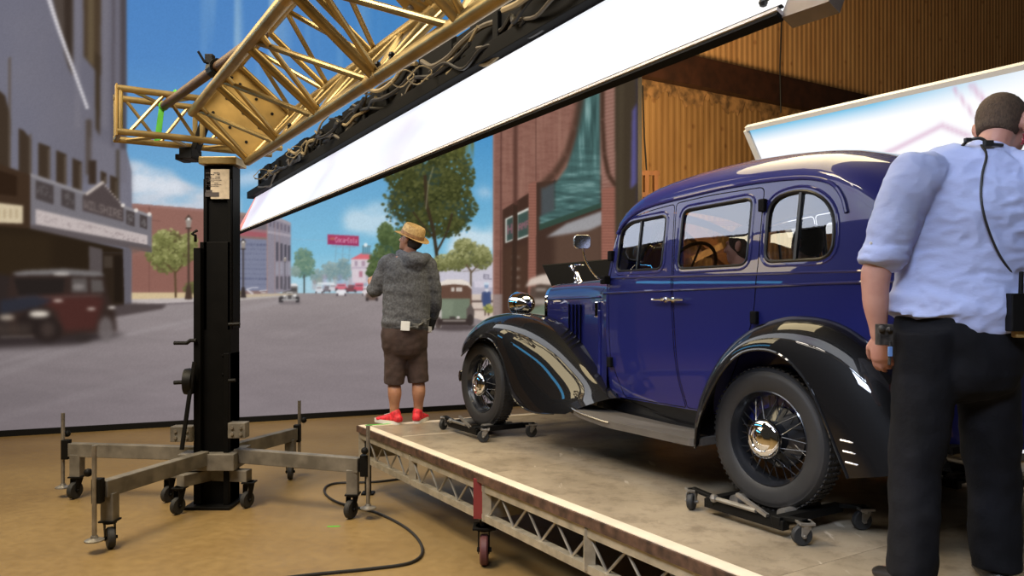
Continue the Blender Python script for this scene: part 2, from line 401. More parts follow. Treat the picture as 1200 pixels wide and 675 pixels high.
# ---- brick block left of the mast
poly([(150, 238), (262, 247), (262, 346), (150, 345)], (138, 98, 88)); bn = vnoise(5, 2.2, 41, 2); paint(((XX > 150) & (XX < 262) & (YY > 240 + (XX - 150) * .08) & (YY < 344)).astype(float), FULL, (150, 108, 98), .4)
poly([(150, 238), (262, 247), (262, 250), (150, 241)], (152, 112, 104)); line((175, 242), (175, 344), 1, (96, 66, 60), .7); poly([(150, 300), (262, 300), (262, 344), (150, 344)], (132, 88, 78), .4, 4)
line((176, 258), (188, 259), 1, (110, 76, 68), .6); line((190, 300), (260, 302), .8, (110, 76, 68), .4)
poly([(150, 343), (262, 343), (262, 349), (150, 351)], (206, 184, 146)); poly([(150, 351), (262, 348), (262, 353), (186, 357), (150, 357)], (186, 176, 174)); poly([(176, 356), (262, 352), (262, 353.5), (150, 361)], (126, 116, 118))
foliage([(200, 288, 20, 20), (184, 297, 14, 12), (214, 296, 15, 14), (198, 308, 20, 12), (222, 285, 9, 12), (190, 280, 11, 10)], (84, 84, 48), (120, 122, 72), (186, 184, 128), 900, 0.9, 2.4, 8)
polyl([(206, 349), (205.5, 330), (205, 318)], 2.6, (92, 72, 52)); line((205, 320), (196, 310), 1.4, (90, 72, 50)); line((205, 321), (214, 310), 1.4, (90, 72, 50))
foliage([(224, 338, 9, 8)], (78, 76, 48), (98, 98, 58), (130, 130, 86), 80, .8, 1.8, 81)
lamp(221, 256, 351, 1.15, (70, 54, 46))
# ---- theatre on the left
W = (110, 109, 123)
poly([(-90, -150), (148, -150), (147, 170), (154, 200), (155, 262), (154, 356), (-90, 356)], W)
wn = vnoise(40, 60, 51, 3); paint(((XX < 150) & (YY < 262)).astype(float) * np.clip(wn * 1.6 - .5, 0, 1), FULL, (126, 122, 130), .35)
sh = np.clip((XX - 20) / 130, 0, 1) * (YY < 215) * (XX < 149); paint(sh, FULL, (92, 86, 92), .35)
poly([(60, -150), (86, -150), (86, 90), (80, 78), (70, 40), (60, -10)], (78, 68, 62), 1, 1); poly([(72, -150), (84, -150), (84, 84), (76, 60)], (56, 46, 40), 1, 1)
poly([(97, -150), (119, -150), (118, 88), (110, 80), (98, 66)], (74, 60, 46), 1, 1); poly([(103, -150), (110, -150), (110, 78), (103, 70)], (98, 84, 64), 1, 1)
poly([(111, 60), (118, 66), (117, 160), (112, 150)], (64, 52, 40), 1, 1); line((134, -150), (132, 172), 3, (84, 78, 84), .9, 1); line((124, -150), (123, 150), 5, (128, 124, 132), .5, 2); line((91, -150), (91, 150), 4, (128, 124, 132), .6, 2)
rect(141, -150, 148, 175, (74, 68, 72), .9, 1); line((104, 140), (104, 205), 7, (74, 62, 52), .8, 1)
poly([(106, 160), (146, 178), (155, 200), (155, 250), (106, 235)], (120, 117, 128), .55, 3)
# white beaded light line
for k in range(70):
    u = k / 69; x = 52 + 40 * u + 10 * math.sin(u * 1.6) * u; y = -20 + 146 * u
    ell(x, y, 2.9 - u, 1.6, (226, 222, 226) if k % 2 else (182, 178, 184), .95)
polyl([(36, -150), (44, -60), (52, -20)], 5, (210, 206, 212), .9, 1)
D = (62, 50, 40)
for q in ([(-90, 60), (-20, 90), (6, 112), (13, 140), (12, 196), (-90, 180)], [(22, 150), (28, 153), (37, 164), (37, 206), (22, 200)], [(45, 167), (59, 172), (59, 211), (45, 206)], [(66, 176), (78, 181), (78, 219), (66, 214)], [(85, 185), (96, 190), (96, 224), (85, 220)], [(118, 200), (125, 203), (125, 216), (118, 213)], [(129, 205), (138, 209), (138, 241), (129, 238)]):
    poly(q, D, 1); 
    xs = [p[0] for p in q]; poly([(max(xs) - 3, min(p[1] for p in q) + 8), (max(xs), min(p[1] for p in q) + 6), (max(xs), max(p[1] for p in q)), (max(xs) - 3, max(p[1] for p in q))], (92, 80, 70), .8)
rect(104, 188, 113, 216, (58, 46, 38), 1); line((138, 175), (138, 240), 4, (66, 56, 44), .8, 1)
# canopy
poly([(-90, 160), (-20, 185), (36, 205), (36, 270), (-90, 262)], (62, 46, 34)); poly([(-90, 178), (-10, 197), (20, 206), (20, 230), (-90, 218)], (46, 32, 22)); poly([(-90, 228), (27, 241), (27, 262), (-90, 258)], (206, 190, 160))
for x0 in range(-80, 24, 7): rect(x0, 245, x0 + 3, 256, (150, 130, 100), .5)
poly([(36, 203), (178, 252), (178, 296), (36, 268)], (116, 112, 118)); poly([(36, 203), (178, 252), (178, 255), (36, 207)], (140, 136, 140))
for (x0, x1, ya, yb, yc, yd) in ((42, 63, 211, 217.5, 240, 233), (72, 88, 221, 226, 247, 241), (148, 158, 246, 249, 266, 262.5), (164, 172.5, 251, 254, 269, 266)):
    poly([(x0, ya), (x1, yb), (x1, yc), (x0, yd)], (72, 64, 64))
    for k in range(14): ell(x0 + 2 + (x1 - x0 - 4) * rng.rand(), ya + 5 + (yd - ya - 6) * rng.rand(), 1.3, 1.3, (104, 98, 98), .7)
poly([(97, 229), (102, 226), (120, 213), (145, 243), (145, 260), (97, 247)], (78, 68, 68))
for k in range(9): ell(102 + 18 * k / 8, 227 - 13 * k / 8, 2, 1.8, (196, 184, 176))
for k in range(9): ell(121 + 22 * k / 8, 215 + 25 * k / 8, 1.2, 1.2, (170, 158, 152))
text('WILSHIRE', [(99, 234), (143, 246.5), (143, 256.5), (99, 244)], (134, 122, 118), 0.8)
for (x, y) in ((144, 240.5), (159.5, 246.5), (175, 251)): ell(x, y, 2.4, 2.4, (222, 214, 208))
poly([(42, 245), (173, 276), (173, 287), (42, 263)], (190, 178, 176)); sgn = vnoise(9, 4, 52, 2)
for k in range(60):
    u = rng.rand(); x = 44 + 126 * u; y = 246 + 31 * u + (15 - 5 * u) * (0.2 + .6 * rng.rand()); rect(x, y, x + 1 + 3 * rng.rand(), y + 1.6, (130, 116, 118), .5)
poly([(36, 264), (42, 263), (173, 287), (178, 290), (178, 296), (36, 270)], (92, 84, 86))
poly([(-90, 258), (36, 268), (150, 293), (146, 296), (118, 296), (118, 358), (-90, 372)], (42, 32, 22)); poly([(-90, 270), (60, 276), (60, 330), (-90, 330)], (54, 42, 28), .5, 5)
poly([(104, 288), (120, 292), (120, 362), (106, 365)], (84, 76, 76)); poly([(120, 296), (146, 296), (146, 358), (120, 362)], (44, 34, 26)); rect(122, 300, 132, 314, (66, 56, 48)); rect(134, 300, 144, 354, (34, 26, 20))
poly([(144, 292), (154, 290), (154, 356), (146, 358)], (98, 94, 102)); poly([(150, 288), (178, 292), (155, 297)], (110, 92, 86), .6)
poly([(130, 358), (156, 355), (196, 357), (190, 362), (132, 372), (100, 376)], (70, 60, 60), .9, 1)
# moving cars at far left
poly([(-90, 388), (10, 380), (150, 392), (90, 404), (-90, 412)], (44, 36, 36), .9, 3)
poly([(-90, 330), (0, 321), (14, 324), (22, 340), (40, 352), (40, 392), (-90, 400)], (46, 38, 36), 1, 2)
poly([(8, 350), (12, 322), (20, 318), (70, 316), (112, 318), (122, 323), (126, 345), (134, 362), (137, 388), (120, 390), (60, 396), (10, 392)], (52, 40, 36), 1, 2)
poly([(14, 320), (30, 317), (76, 315), (116, 318), (123, 323), (112, 324), (70, 322), (20, 323)], (120, 116, 116), .9, 1); ell(72, 321, 10, 2, (196, 190, 184), .8, 1)
poly([(16, 326), (76, 326), (74, 344), (22, 346)], (38, 32, 30), 1, 1); poly([(84, 326), (102, 326), (103, 343), (84, 343)], (92, 86, 84), .9, 1); ell(92, 336, 7, 3.5, (150, 142, 140), .6, 1); poly([(106, 327), (120, 328), (122, 342), (107, 343)], (92, 86, 84), .9, 1)
poly([(40, 350), (74, 346), (108, 346), (122, 350), (112, 386), (74, 388), (66, 364)], (78, 42, 38), .8, 3); line((20, 350), (120, 346), 2, (112, 92, 88), .5, 1)
poly([(0, 352), (40, 346), (62, 352), (40, 362), (0, 368)], (44, 46, 56), .9, 2); poly([(20, 374), (34, 362), (54, 362), (66, 376), (70, 392), (24, 392)], (40, 32, 30), .95, 2)
ell(46, 368, 12, 3.6, (236, 226, 212), .95, 2); ell(8, 372, 9, 3, (196, 182, 166), .8, 2); ell(68, 352.4, 6, 1.4, (220, 206, 196), .9, 1); ell(107, 362, 5, 1.3, (226, 216, 206), .9, 1); ell(131, 360.4, 4.5, 1.4, (236, 228, 220), .95, 1)
ell(56, 388, 17, 13, (40, 32, 30), .95, 3); ell(56, 386, 8, 9, (86, 72, 66), .5, 3); ell(124, 386, 9, 15, (112, 104, 104), .8, 2); ell(97, 396, 10, 5, (50, 42, 40), .8, 2); rect(-90, 380, 36, 392, (70, 60, 54), .6, 3); line((0, 395), (40, 394), 2, (150, 140, 130), .4, 1)
# ---- right: pavement, trees, parked car, pedestrian
poly([(500, 306), (582, 306), (582, 374), (500, 352)], (196, 192, 204)); rect(500, 331, 582, 345, (176, 172, 186)); rect(556, 330, 582, 337, (206, 200, 212)); text('EL', [(566.5, 321.2), (576.5, 322), (576.5, 327.5), (566.5, 326.7)], (96, 92, 110), .85)
poly([(500, 345), (582, 345), (582, 380), (553, 372), (500, 356)], (206, 190, 178)); rect(538, 352, 582, 354.5, (104, 88, 82)); rect(540, 362, 582, 364, (120, 100, 92), .8)
foliage([(505, 210, 42, 34), (484, 238, 34, 30), (528, 244, 30, 32), (470, 205, 20, 16), (510, 262, 34, 16), (535, 205, 20, 30), (505, 172, 40, 24), (530, 160, 18, 26)], (44, 48, 26), (68, 72, 38), (112, 112, 66), 2600, 1.0, 2.8, 14)
foliage([(458, 292, 17, 20), (446, 308, 14, 16), (474, 280, 16, 14), (452, 274, 9, 12), (440, 318, 10, 10)], (52, 66, 40), (76, 92, 56), (112, 128, 84), 900, .9, 2.4, 15)
for k in range(160):     # gaps of sky in the crown
    x = 452 + 104 * rng.rand(); y = 188 + 86 * rng.rand(); e = abs((x - 505) / 52) ** 2 + abs((y - 225) / 50) ** 2
    if e > .45: ell(x, y, .8 + rng.rand(), .8 + rng.rand(), (96, 158, 196), .75, 0, 6)
polyl([(513, 335), (512, 300), (508, 270), (500, 240), (498, 205)], 4, (58, 48, 34)); polyl([(512, 295), (524, 272), (530, 250)], 2.4, (58, 48, 34)); polyl([(510, 280), (494, 262), (484, 248)], 2, (58, 48, 34)); polyl([(499, 245), (502, 215), (508, 195)], 1.4, (150, 146, 120), .6)
# the crown top smears upward
rr = np.clip((190 - YY) / 20, 0, 1) * (XX > 470) * (XX < 556) * np.clip(vnoise(4, 60, 77, 2) * 2.4 - .5, 0, 1) * (YY > 90); paint(np.clip(rr, 0, 1), FULL, (104, 106, 50), .75)
foliage([(552, 298, 20, 14), (536, 305, 14, 12), (565, 302, 11, 13), (545, 288, 12, 8), (520, 308, 12, 9)], (70, 72, 42), (118, 120, 74), (196, 194, 146), 1100, .8, 2.0, 16)
polyl([(552, 336), (552, 318), (546, 310)], 2, (88, 72, 52)); line((552, 320), (560, 311), 1.4, (88, 72, 52)); line((542, 318), (562, 317), 1, (96, 80, 62), .6)
# parked saloon seen from behind
ell(533, 384, 27, 4, (70, 60, 60), .8, 1)
poly([(511, 378), (511, 346), (512, 338), (516, 331), (524, 328), (542, 328), (549, 331), (553, 340), (553, 378)], (98, 72, 60)); poly([(511, 340), (515, 331), (524, 327.4), (542, 327.6), (550, 331), (553, 339), (548, 334.5), (532, 333), (517, 334.5)], (226, 216, 206))
poly([(513, 350), (551, 350), (551, 366), (546, 374), (518, 374), (513, 366)], (112, 122, 104)); poly([(516, 352), (532, 352), (530, 370), (519, 370)], (134, 144, 124), .5, 1)
for x0 in (529, 534.5, 538): rect(x0, 337, x0 + 3.4, 341.6, (196, 186, 178))
poly([(509, 384), (509, 362), (514, 354), (518, 366), (517, 384)], (184, 178, 172)); ell(513.5, 378, 4, 7, (84, 72, 68)); poly([(547, 380), (547, 362), (552, 356), (556, 364), (555, 380)], (92, 82, 78)); ell(551, 375, 4, 7, (60, 52, 50)); rect(513, 374, 552, 381, (58, 48, 46)); rect(519, 375, 546, 377, (140, 130, 124)); ell(537, 372, 2, 1.6, (214, 204, 200)); rect(527, 371, 534, 374, (70, 64, 60))
# pedestrian
poly([(566, 342), (575, 342), (575.5, 352), (574, 364), (567, 364), (565, 352)], (64, 78, 118)); ell(570, 335, 2.6, 3, (130, 150, 180)); ell(570, 332.4, 3.4, 1.6, (200, 214, 226)); rect(567.5, 364, 569.5, 370, (110, 90, 84)); rect(571.5, 364, 573.5, 370, (110, 90, 84)); poly([(564.5, 343), (567, 342), (566, 354), (564, 353)], (80, 86, 116)); poly([(568, 339), (573, 339), (571, 343)], (220, 220, 226))
foliage([(573, 362, 6, 5)], (96, 104, 50), (150, 150, 76), (196, 190, 110), 60, .6, 1.4, 17)
# ---- brick shop front on the right
BR = (136, 96, 84)
poly([(578, 60), (770, 20), (770, 420), (578, 400)], BR)
brn = vnoise(7, 2.0, 61, 2); paint((XX > 578).astype(float) * (YY < 396) * np.clip(brn * 2 - .7, 0, 1), FULL, (112, 74, 64), .5)
smear = vnoise(3.2, 46, 62, 2); paint((XX > 588).astype(float) * (YY < 236 - (XX - 588) * .1) * np.clip(smear * 2 - .7, 0, 1), FULL, (160, 122, 106), .45)
line((587.5, 60), (586.5, 400), 1.6, (84, 56, 50), .9); line((579, 60), (579, 400), 2, (160, 116, 104), .6); line((628, 60), (628, 215), 1.2, (92, 62, 54), .8)
rect(578, 345, 600, 400, (150, 138, 136), .8)
poly([(589, 246), (620, 226), (620, 400), (589, 400)], (66, 46, 38)); poly([(589, 290), (619, 286), (619, 400), (589, 400)], (78, 56, 44), .7, 3)
for (y, a) in ((300, .35), (314, .6), (324, .6), (334, .5), (342, .5)): rect(600, y, 609, y + 2.4, (180, 164, 150), a, 1)
line((604, 60), (604, 250), 5, (84, 56, 48), .95, 1); line((604, 240), (602, 360), 5.5, (58, 42, 34), 1)
poly([(592.3, 256.5), (601, 252), (601, 281.5), (592.3, 285)], (206, 208, 200)); poly([(594, 257.5), (601, 254), (601, 280), (594, 283)], (62, 76, 72)); text('H', [(594.6, 264), (599.8, 262), (599.8, 273), (594.6, 274.5)], (146, 92, 104), .9, 1.3)
poly([(606.5, 249.5), (620, 243), (620, 276.5), (606.5, 281.5)], (206, 208, 200)); poly([(607, 252), (620, 246), (620, 274.6), (607, 279.4)], (62, 80, 74)); text('AMP', [(607.4, 262.5), (619.8, 257.5), (619.8, 266), (607.4, 270.5)], (152, 96, 108), .9, 1.3)
poly([(619.5, 216), (628.5, 212), (628.5, 400), (618.5, 400)], (146, 98, 84))
for k in range(48): rect(619, 214 + k * 3.4, 628.6, 215 + k * 3.4, (104, 66, 56), .55)
poly([(628.5, 214), (706, 205), (706, 400), (628, 400)], (66, 48, 40)); poly([(650, 270), (706, 262), (706, 330), (650, 330)], (94, 72, 60), .8, 3)
poly([(634, 220), (650, 214), (650, 250), (634, 256)], (74, 82, 86), .9, 1); line((650, 210), (650, 252), 1.2, (50, 50, 50))
# teal awning smeared up the wall
tl = vnoise(20, 3.0, 63, 3); tl2 = vnoise(3.5, 40, 64, 3)
mk = poly_mask([(684, 60), (704, 55), (704, 240), (633, 266), (632, 254), (650, 246), (650, 216), (664, 196), (674, 160)]); full = np.zeros((PH, PW)); full[mk[1]] = mk[0]
wgt = np.clip((YY - 165) / 50, 0, 1); tex = tl * wgt + tl2 * (1 - wgt)
paint(blur(full, 1), FULL, np.array([74, 106, 104.]) * (0.6 + 0.75 * tex[..., None]), 1.0); paint(full * np.clip(tex * 3 - 1.75, 0, 1), FULL, (158, 182, 180), .6)
poly([(632, 263), (706, 237), (706, 243), (632, 270)], (52, 72, 62)); poly([(664, 262), (706, 247), (706, 263), (690, 270), (640, 278)], (160, 160, 164), .9, 1)
polyl([(684, 60), (681, 112), (674, 150), (664, 182), (650, 204), (634, 218)], 8, (72, 52, 42), .9, 2)
# pier and dark column at the right edge of the picture
poly([(704, 40), (724, 36), (724, 220), (705, 226)], (150, 112, 100), 1, 1)
for k in range(40): line((707, 62 + k * 4.4), (722, 58 + k * 4.4), 1.3, (116, 80, 70), .6)
poly([(705, 222), (722, 218), (722, 420), (705, 420)], (150, 100, 86))
for k in range(50): rect(705, 216 + k * 3.4, 722, 217.2 + k * 3.4, (106, 66, 56), .6)
polyl([(706, 50), (706, 140), (708, 180), (713, 205), (722, 218)], 5, (66, 46, 36), .95, 1)
poly([(720, 30), (770, 20), (770, 420), (722, 420)], (64, 54, 42), 1, 1); poly([(741, 130), (747, 120), (747, 214), (739, 222)], (92, 88, 150), .85, 1); line((728, 90), (726, 330), 5, (84, 74, 58), .5, 2); rect(745, -150, 770, 420, (56, 50, 60), .6, 1)
poly([(578, 378), (770, 384), (770, 530), (578, 530)], (130, 120, 123))
# cars behind the hood
poly([(616, 336), (621, 327), (634, 322), (648, 320), (648, 335), (634, 333)], (206, 190, 178), 1, 1); poly([(622, 336), (648, 334), (648, 372), (630, 378), (616, 372)], (82, 70, 62), .9, 1); rect(628, 338, 640, 341, (190, 178, 168), .7, 1); poly([(620, 362), (640, 356), (650, 362), (650, 384), (626, 380)], (110, 122, 104), .95, 1); rect(626, 350, 646, 357, (206, 196, 186), .6, 1); ell(632, 372, 8, 3, (220, 214, 208), .7, 1)
# soft focus and fine screen grain
img = img * 0.62 + blur(img, 1) * 0.38
sft = np.clip((170 - XX) / 60, 0, 1)[..., None]; img = img * (1 - sft * .8) + blur(img, 1) * sft * .8
img *= (1 + 0.05 * (rng.rand(PH, PW) - .5))[..., None]
img = np.clip(img, 0, 255)

# ---- the wall itself: its plane stands on the floor and recedes to the right
SP = V((-6.13, 9.2, 0)); SDIR = V((0.9225, 0.386, 0)).normalized(); S0, S1, SZ0, SZ1 = -1.3, 8.89, 0.07, 6.4
NU, NV = 980, 640
us = S0 + (S1 - S0) * (np.arange(NU) / (NU - 1)); vs_ = SZ0 + (SZ1 - SZ0) * (np.arange(NV) / (NV - 1))
X = SP.x + SDIR.x * us; Yd = SP.y + SDIR.y * us
PXc = CX + F * X / Yd
PYc = HY - F * (vs_[:, None] - CAM_H) / Yd[None, :]
gx = np.clip(np.broadcast_to(PXc[None, :], PYc.shape) - IX0, 0, PW - 1.001); gy = np.clip(PYc - IY0, 0, PH - 1.001)
ix = gx.astype(int); iy = gy.astype(int); fx = (gx - ix)[..., None]; fy = (gy - iy)[..., None]
pic = (img[iy, ix] * (1 - fx) + img[iy, ix + 1] * fx) * (1 - fy) + (img[iy + 1, ix] * (1 - fx) + img[iy + 1, ix + 1] * fx) * fy
lin = s2l(pic)
verts = np.zeros((NV, NU, 3), np.float32); verts[..., 0] = X[None, :]; verts[..., 1] = Yd[None, :]; verts[..., 2] = vs_[:, None]
idx = np.arange(NU * NV).reshape(NV, NU)
quads = np.stack([idx[:-1, :-1], idx[:-1, 1:], idx[1:, 1:], idx[1:, :-1]], -1).reshape(-1, 4)
me = bpy.data.meshes.new('display'); me.vertices.add(NU * NV); me.vertices.foreach_set('co', verts.ravel())
me.loops.add(quads.size); me.loops.foreach_set('vertex_index', quads.ravel().astype(np.int32))
me.polygons.add(len(quads)); me.polygons.foreach_set('loop_start', np.arange(0, quads.size, 4, dtype=np.int32)); me.update(calc_edges=True)
ca = me.color_attributes.new('picture', 'FLOAT_COLOR', 'POINT')
rgba = np.ones((NU * NV, 4), np.float32); rgba[:, :3] = lin.reshape(-1, 3); ca.data.foreach_set('color', rgba.ravel())
mscr, nt, b = new_mat('led_picture')
an = nt.nodes.new('ShaderNodeVertexColor'); an.layer_name = 'picture'
b.inputs['Base Color'].default_value = (0, 0, 0, 1); b.inputs['Roughness'].default_value = 1.0; b.inputs['Specular IOR Level'].default_value = 0.0
nt.links.new(an.outputs['Color'], b.inputs['Emission Color']); b.inputs['Emission Strength'].default_value = 1.0
M_BLACK = pm('matte_black', (0.006, 0.006, 0.0065), 0.8, spec=.15)
led = thing('led_wall', 'huge flat LED wall showing a sunny vintage street with theatre, cars and trees', 'screen', SP)
me.transform(Matrix.Translation(-SP)); link('display', me, mscr, led)
fr = MB(); nrm = V((SDIR.y, -SDIR.x, 0))
p = lambda u, z, o=0.0: SP + SDIR * u + nrm * o + UZ * z
fr.bar(p(S0, .035, -.03), p(S1, .035, -.03), .16, .07); fr.bar(p(S0, SZ1 + .03, -.03), p(S1, SZ1 + .03, -.03), .1, .06)
fr.bar(p(S1 + .03, 0, -.05), p(S1 + .03, SZ1 + .06, -.05), .06, .12, up=SDIR); fr.bar(p(S0 - .03, 0, -.05), p(S0 - .03, SZ1 + .06, -.05), .06, .12, up=SDIR)
fr.build('frame', M_BLACK, led)
bk = MB(); bk.bar(p(S0, SZ1 / 2, -.1), p(S1, SZ1 / 2, -.1), .12, SZ1); bk.build('back_casing', M_BLACK, led)
# ================================================================ the setting
def floor_mat():
    m, nt, b = new_mat('stage_floor_paint')
    tc = nt.nodes.new('ShaderNodeTexCoord')
    n1 = nt.nodes.new('ShaderNodeTexNoise'); n1.inputs['Scale'].default_value = 0.9; n1.inputs['Detail'].default_value = 6; n1.inputs['Roughness'].default_value = .6
    n2 = nt.nodes.new('ShaderNodeTexNoise'); n2.inputs['Scale'].default_value = 14; n2.inputs['Detail'].default_value = 5
    for n in (n1, n2): nt.links.new(tc.outputs['Object'], n.inputs['Vector'])
    r = nt.nodes.new('ShaderNodeValToRGB'); r.color_ramp.elements[0].position = .3; r.color_ramp.elements[0].color = (.20, .129, .048, 1); r.color_ramp.elements[1].position = .72; r.color_ramp.elements[1].color = (.285, .195, .080, 1)
    nt.links.new(n1.outputs['Fac'], r.inputs['Fac'])
    mx = nt.nodes.new('ShaderNodeMix'); mx.data_type = 'RGBA'; mx.blend_type = 'MULTIPLY'; mx.inputs['Factor'].default_value = .35
    r2 = nt.nodes.new('ShaderNodeValToRGB'); r2.color_ramp.elements[0].position = .3; r2.color_ramp.elements[0].color = (.62, .6, .58, 1); r2.color_ramp.elements[1].position = .62
    nt.links.new(n2.outputs['Fac'], r2.inputs['Fac']); nt.links.new(r.outputs['Color'], mx.inputs['A']); nt.links.new(r2.outputs['Color'], mx.inputs['B'])
    nt.links.new(mx.outputs['Result'], b.inputs['Base Color'])
    mr = nt.nodes.new('ShaderNodeMapRange'); mr.inputs['To Min'].default_value = .34; mr.inputs['To Max'].default_value = .6; nt.links.new(n2.outputs['Fac'], mr.inputs['Value']); nt.links.new(mr.outputs['Result'], b.inputs['Roughness'])
    bp = nt.nodes.new('ShaderNodeBump'); bp.inputs['Strength'].default_value = .12; bp.inputs['Distance'].default_value = .01; nt.links.new(n2.outputs['Fac'], bp.inputs['Height']); nt.links.new(bp.outputs['Normal'], b.inputs['Normal'])
    return m
struct('floor', MB().box((10, 16, -.05), (70, 60, .1)), floor_mat())
WT = 14.0
def wall_mat(name, ca, cb, spot):
    m, nt, b = new_mat(name)
    tc = nt.nodes.new('ShaderNodeTexCoord')
    mp = nt.nodes.new('ShaderNodeMapping'); mp.inputs['Scale'].default_value = (1.2, 1.2, .25); nt.links.new(tc.outputs['Object'], mp.inputs['Vector'])
    n1 = nt.nodes.new('ShaderNodeTexNoise'); n1.inputs['Scale'].default_value = 2.2; n1.inputs['Detail'].default_value = 5; nt.links.new(mp.outputs['Vector'], n1.inputs['Vector'])
    r = nt.nodes.new('ShaderNodeValToRGB'); r.color_ramp.elements[0].position = .3; r.color_ramp.elements[0].color = (*ca, 1); r.color_ramp.elements[1].position = .7; r.color_ramp.elements[1].color = (*cb, 1); nt.links.new(n1.outputs['Fac'], r.inputs['Fac'])
    v = nt.nodes.new('ShaderNodeTexVoronoi'); v.inputs['Scale'].default_value = 1.9; nt.links.new(tc.outputs['Object'], v.inputs['Vector'])
    r2 = nt.nodes.new('ShaderNodeValToRGB'); r2.color_ramp.elements[0].position = .06; r2.color_ramp.elements[0].color = (*spot, 1); r2.color_ramp.elements[1].position = .16; r2.color_ramp.elements[1].color = (1, 1, 1, 1); nt.links.new(v.outputs['Distance'], r2.inputs['Fac'])
    mx = nt.nodes.new('ShaderNodeMix'); mx.data_type = 'RGBA'; mx.blend_type = 'MULTIPLY'; mx.inputs['Factor'].default_value = .8
    nt.links.new(r.outputs['Color'], mx.inputs['A']); nt.links.new(r2.outputs['Color'], mx.inputs['B']); nt.links.new(mx.outputs['Result'], b.inputs['Base Color'])
    b.inputs['Roughness'].default_value = .75
    return m
def ribbed(a0, a1, z0, z1, t):
    mb = MB(); rows = []; s = .20; k = int((a1 - a0) / s)
    lo = []; hi = []
    for i in range(k):
        x = a0 + i * s
        for (dx, dy) in ((0, 0), (.04, -.022), (.10, -.022), (.14, 0)):
            lo.append(ant(x + dx, t + dy, z0)); hi.append(ant(x + dx, t + dy, z1))
    return mb.grid([lo, hi])
BZ = 6.95
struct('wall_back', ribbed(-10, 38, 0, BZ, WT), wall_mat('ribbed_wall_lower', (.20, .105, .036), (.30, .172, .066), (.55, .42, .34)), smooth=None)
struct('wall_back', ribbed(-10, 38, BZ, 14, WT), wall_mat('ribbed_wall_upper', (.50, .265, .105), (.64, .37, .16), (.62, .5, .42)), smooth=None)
M_BEAM = pm('dark_red_steel', (.034, .011, .005), .6, var=.3, vscale=3)
mb = MB(); mb.bar(ant(-10, WT - .22, BZ + .28), ant(38, WT - .22, BZ + .28), .3, .72); struct('trim_1', mb, M_BEAM)
M_TORN = pm('torn_insulation', (.20, .11, .045), .9, var=.55, vscale=5, bump=.6, bscale=7)
mb = MB(); top = []; mid = []; bot = []
for i in range(420):
    a = -6 + i * .085; dz = .16 * math.sin(i * .37) + .1 * math.sin(i * 1.13 + 1) + .08 * math.sin(i * 2.9)
    top.append(ant(a, WT - .1, BZ - .05)); mid.append(ant(a, WT - .12 - .015 * math.sin(i * .9), BZ - .2 + .3 * dz)); bot.append(ant(a, WT - .06, BZ - .40 + dz * .7))
mb.grid([top, mid, bot]); struct('trim_2', mb, M_TORN)
mb = MB()
for a, r in ((6.95, .07), (7.3, .055)):
    mb.cyl(ant(a + 1.55, WT - .2, 4.2), ant(a + 1.55, WT - .2, 14), r, 10)
struct('trim_3', mb, pm('dark_conduit', (.05, .028, .018), .5))
# ---- materials
M_STEEL = pm('bare_galvanised_steel', (.32, .30, .27), .42, metal=.75, var=.25, vscale=9)
M_GREYP = pm('grey_painted_steel', (.17, .155, .13), .5, metal=.25, var=.3, vscale=7, bump=.08)
M_DARK = pm('black_steel', (.0035, .0033, .003), .55, metal=.0, spec=.2, var=.4, vscale=8)
M_RUB = pm('black_rubber', (.018, .018, .018), .65, var=.2)
M_GOLD = pm('gold_anodised_tube', (.36, .26, .105), .36, metal=.6, var=.22, vscale=5, bump=.05, bscale=60)
M_GOLDD = pm('gold_plate', (.40, .26, .08), .5, metal=.4, var=.25, vscale=5)
M_CHROME = pm('chrome', (.82, .82, .84), .06, metal=1)
M_GREEN = pm('green_tape', (.08, .46, .03), .6)
M_CREAM = pm('worn_cream_edge_tape', (.66, .57, .45), .6, var=.07, vscale=5)
M_CABLE = pm('black_cable_sheath', (.014, .013, .012), .5)
M_MAST = pm('black_mast_paint', (.0016, .0015, .0014), .6, spec=.12, var=.4, vscale=8)
# ---- casters
def caster(parent, base, h, wr, face, mfork=None, mwheel=None, ww=.035, nm='caster'):
    """swivel caster hanging from point base (its top plate) with wheel touching base.z-h; sub-part wheel"""
    base = V(base); f = V(face).normalized(); side = f.cross(UZ)
    wc = base - UZ * (h - wr) + f * wr * .35
    mb = MB(); mb.cyl(base, base - UZ * .025, wr * .62, 14); mb.box(base - UZ * .006, (wr * 1.5, wr * 1.5, .012))
    for s in (-1, 1):
        o = side * (s * (ww / 2 + .008))
        mb.prism([base - UZ * .02 + o - f * wr * .5, base - UZ * .02 + o + f * wr * .55, wc + o + f * wr * .25, wc + o - UZ * wr * .3, wc + o - f * wr * .25], side * .006)
    mb.cyl(wc - side * (ww / 2 + .02), wc + side * (ww / 2 + .02), wr * .16, 10)
    fk = mb.build(nm, mfork or M_STEEL, parent, bevel=.002)
    wb = MB(); wb.lathe([(wr * .3, -ww / 2), (wr * .9, -ww / 2), (wr, -ww / 3.2), (wr, ww / 3.2), (wr * .9, ww / 2), (wr * .3, ww / 2)], wc, side, 22)
    wb.build('wheel', mwheel or M_RUB, fk)
    return fk
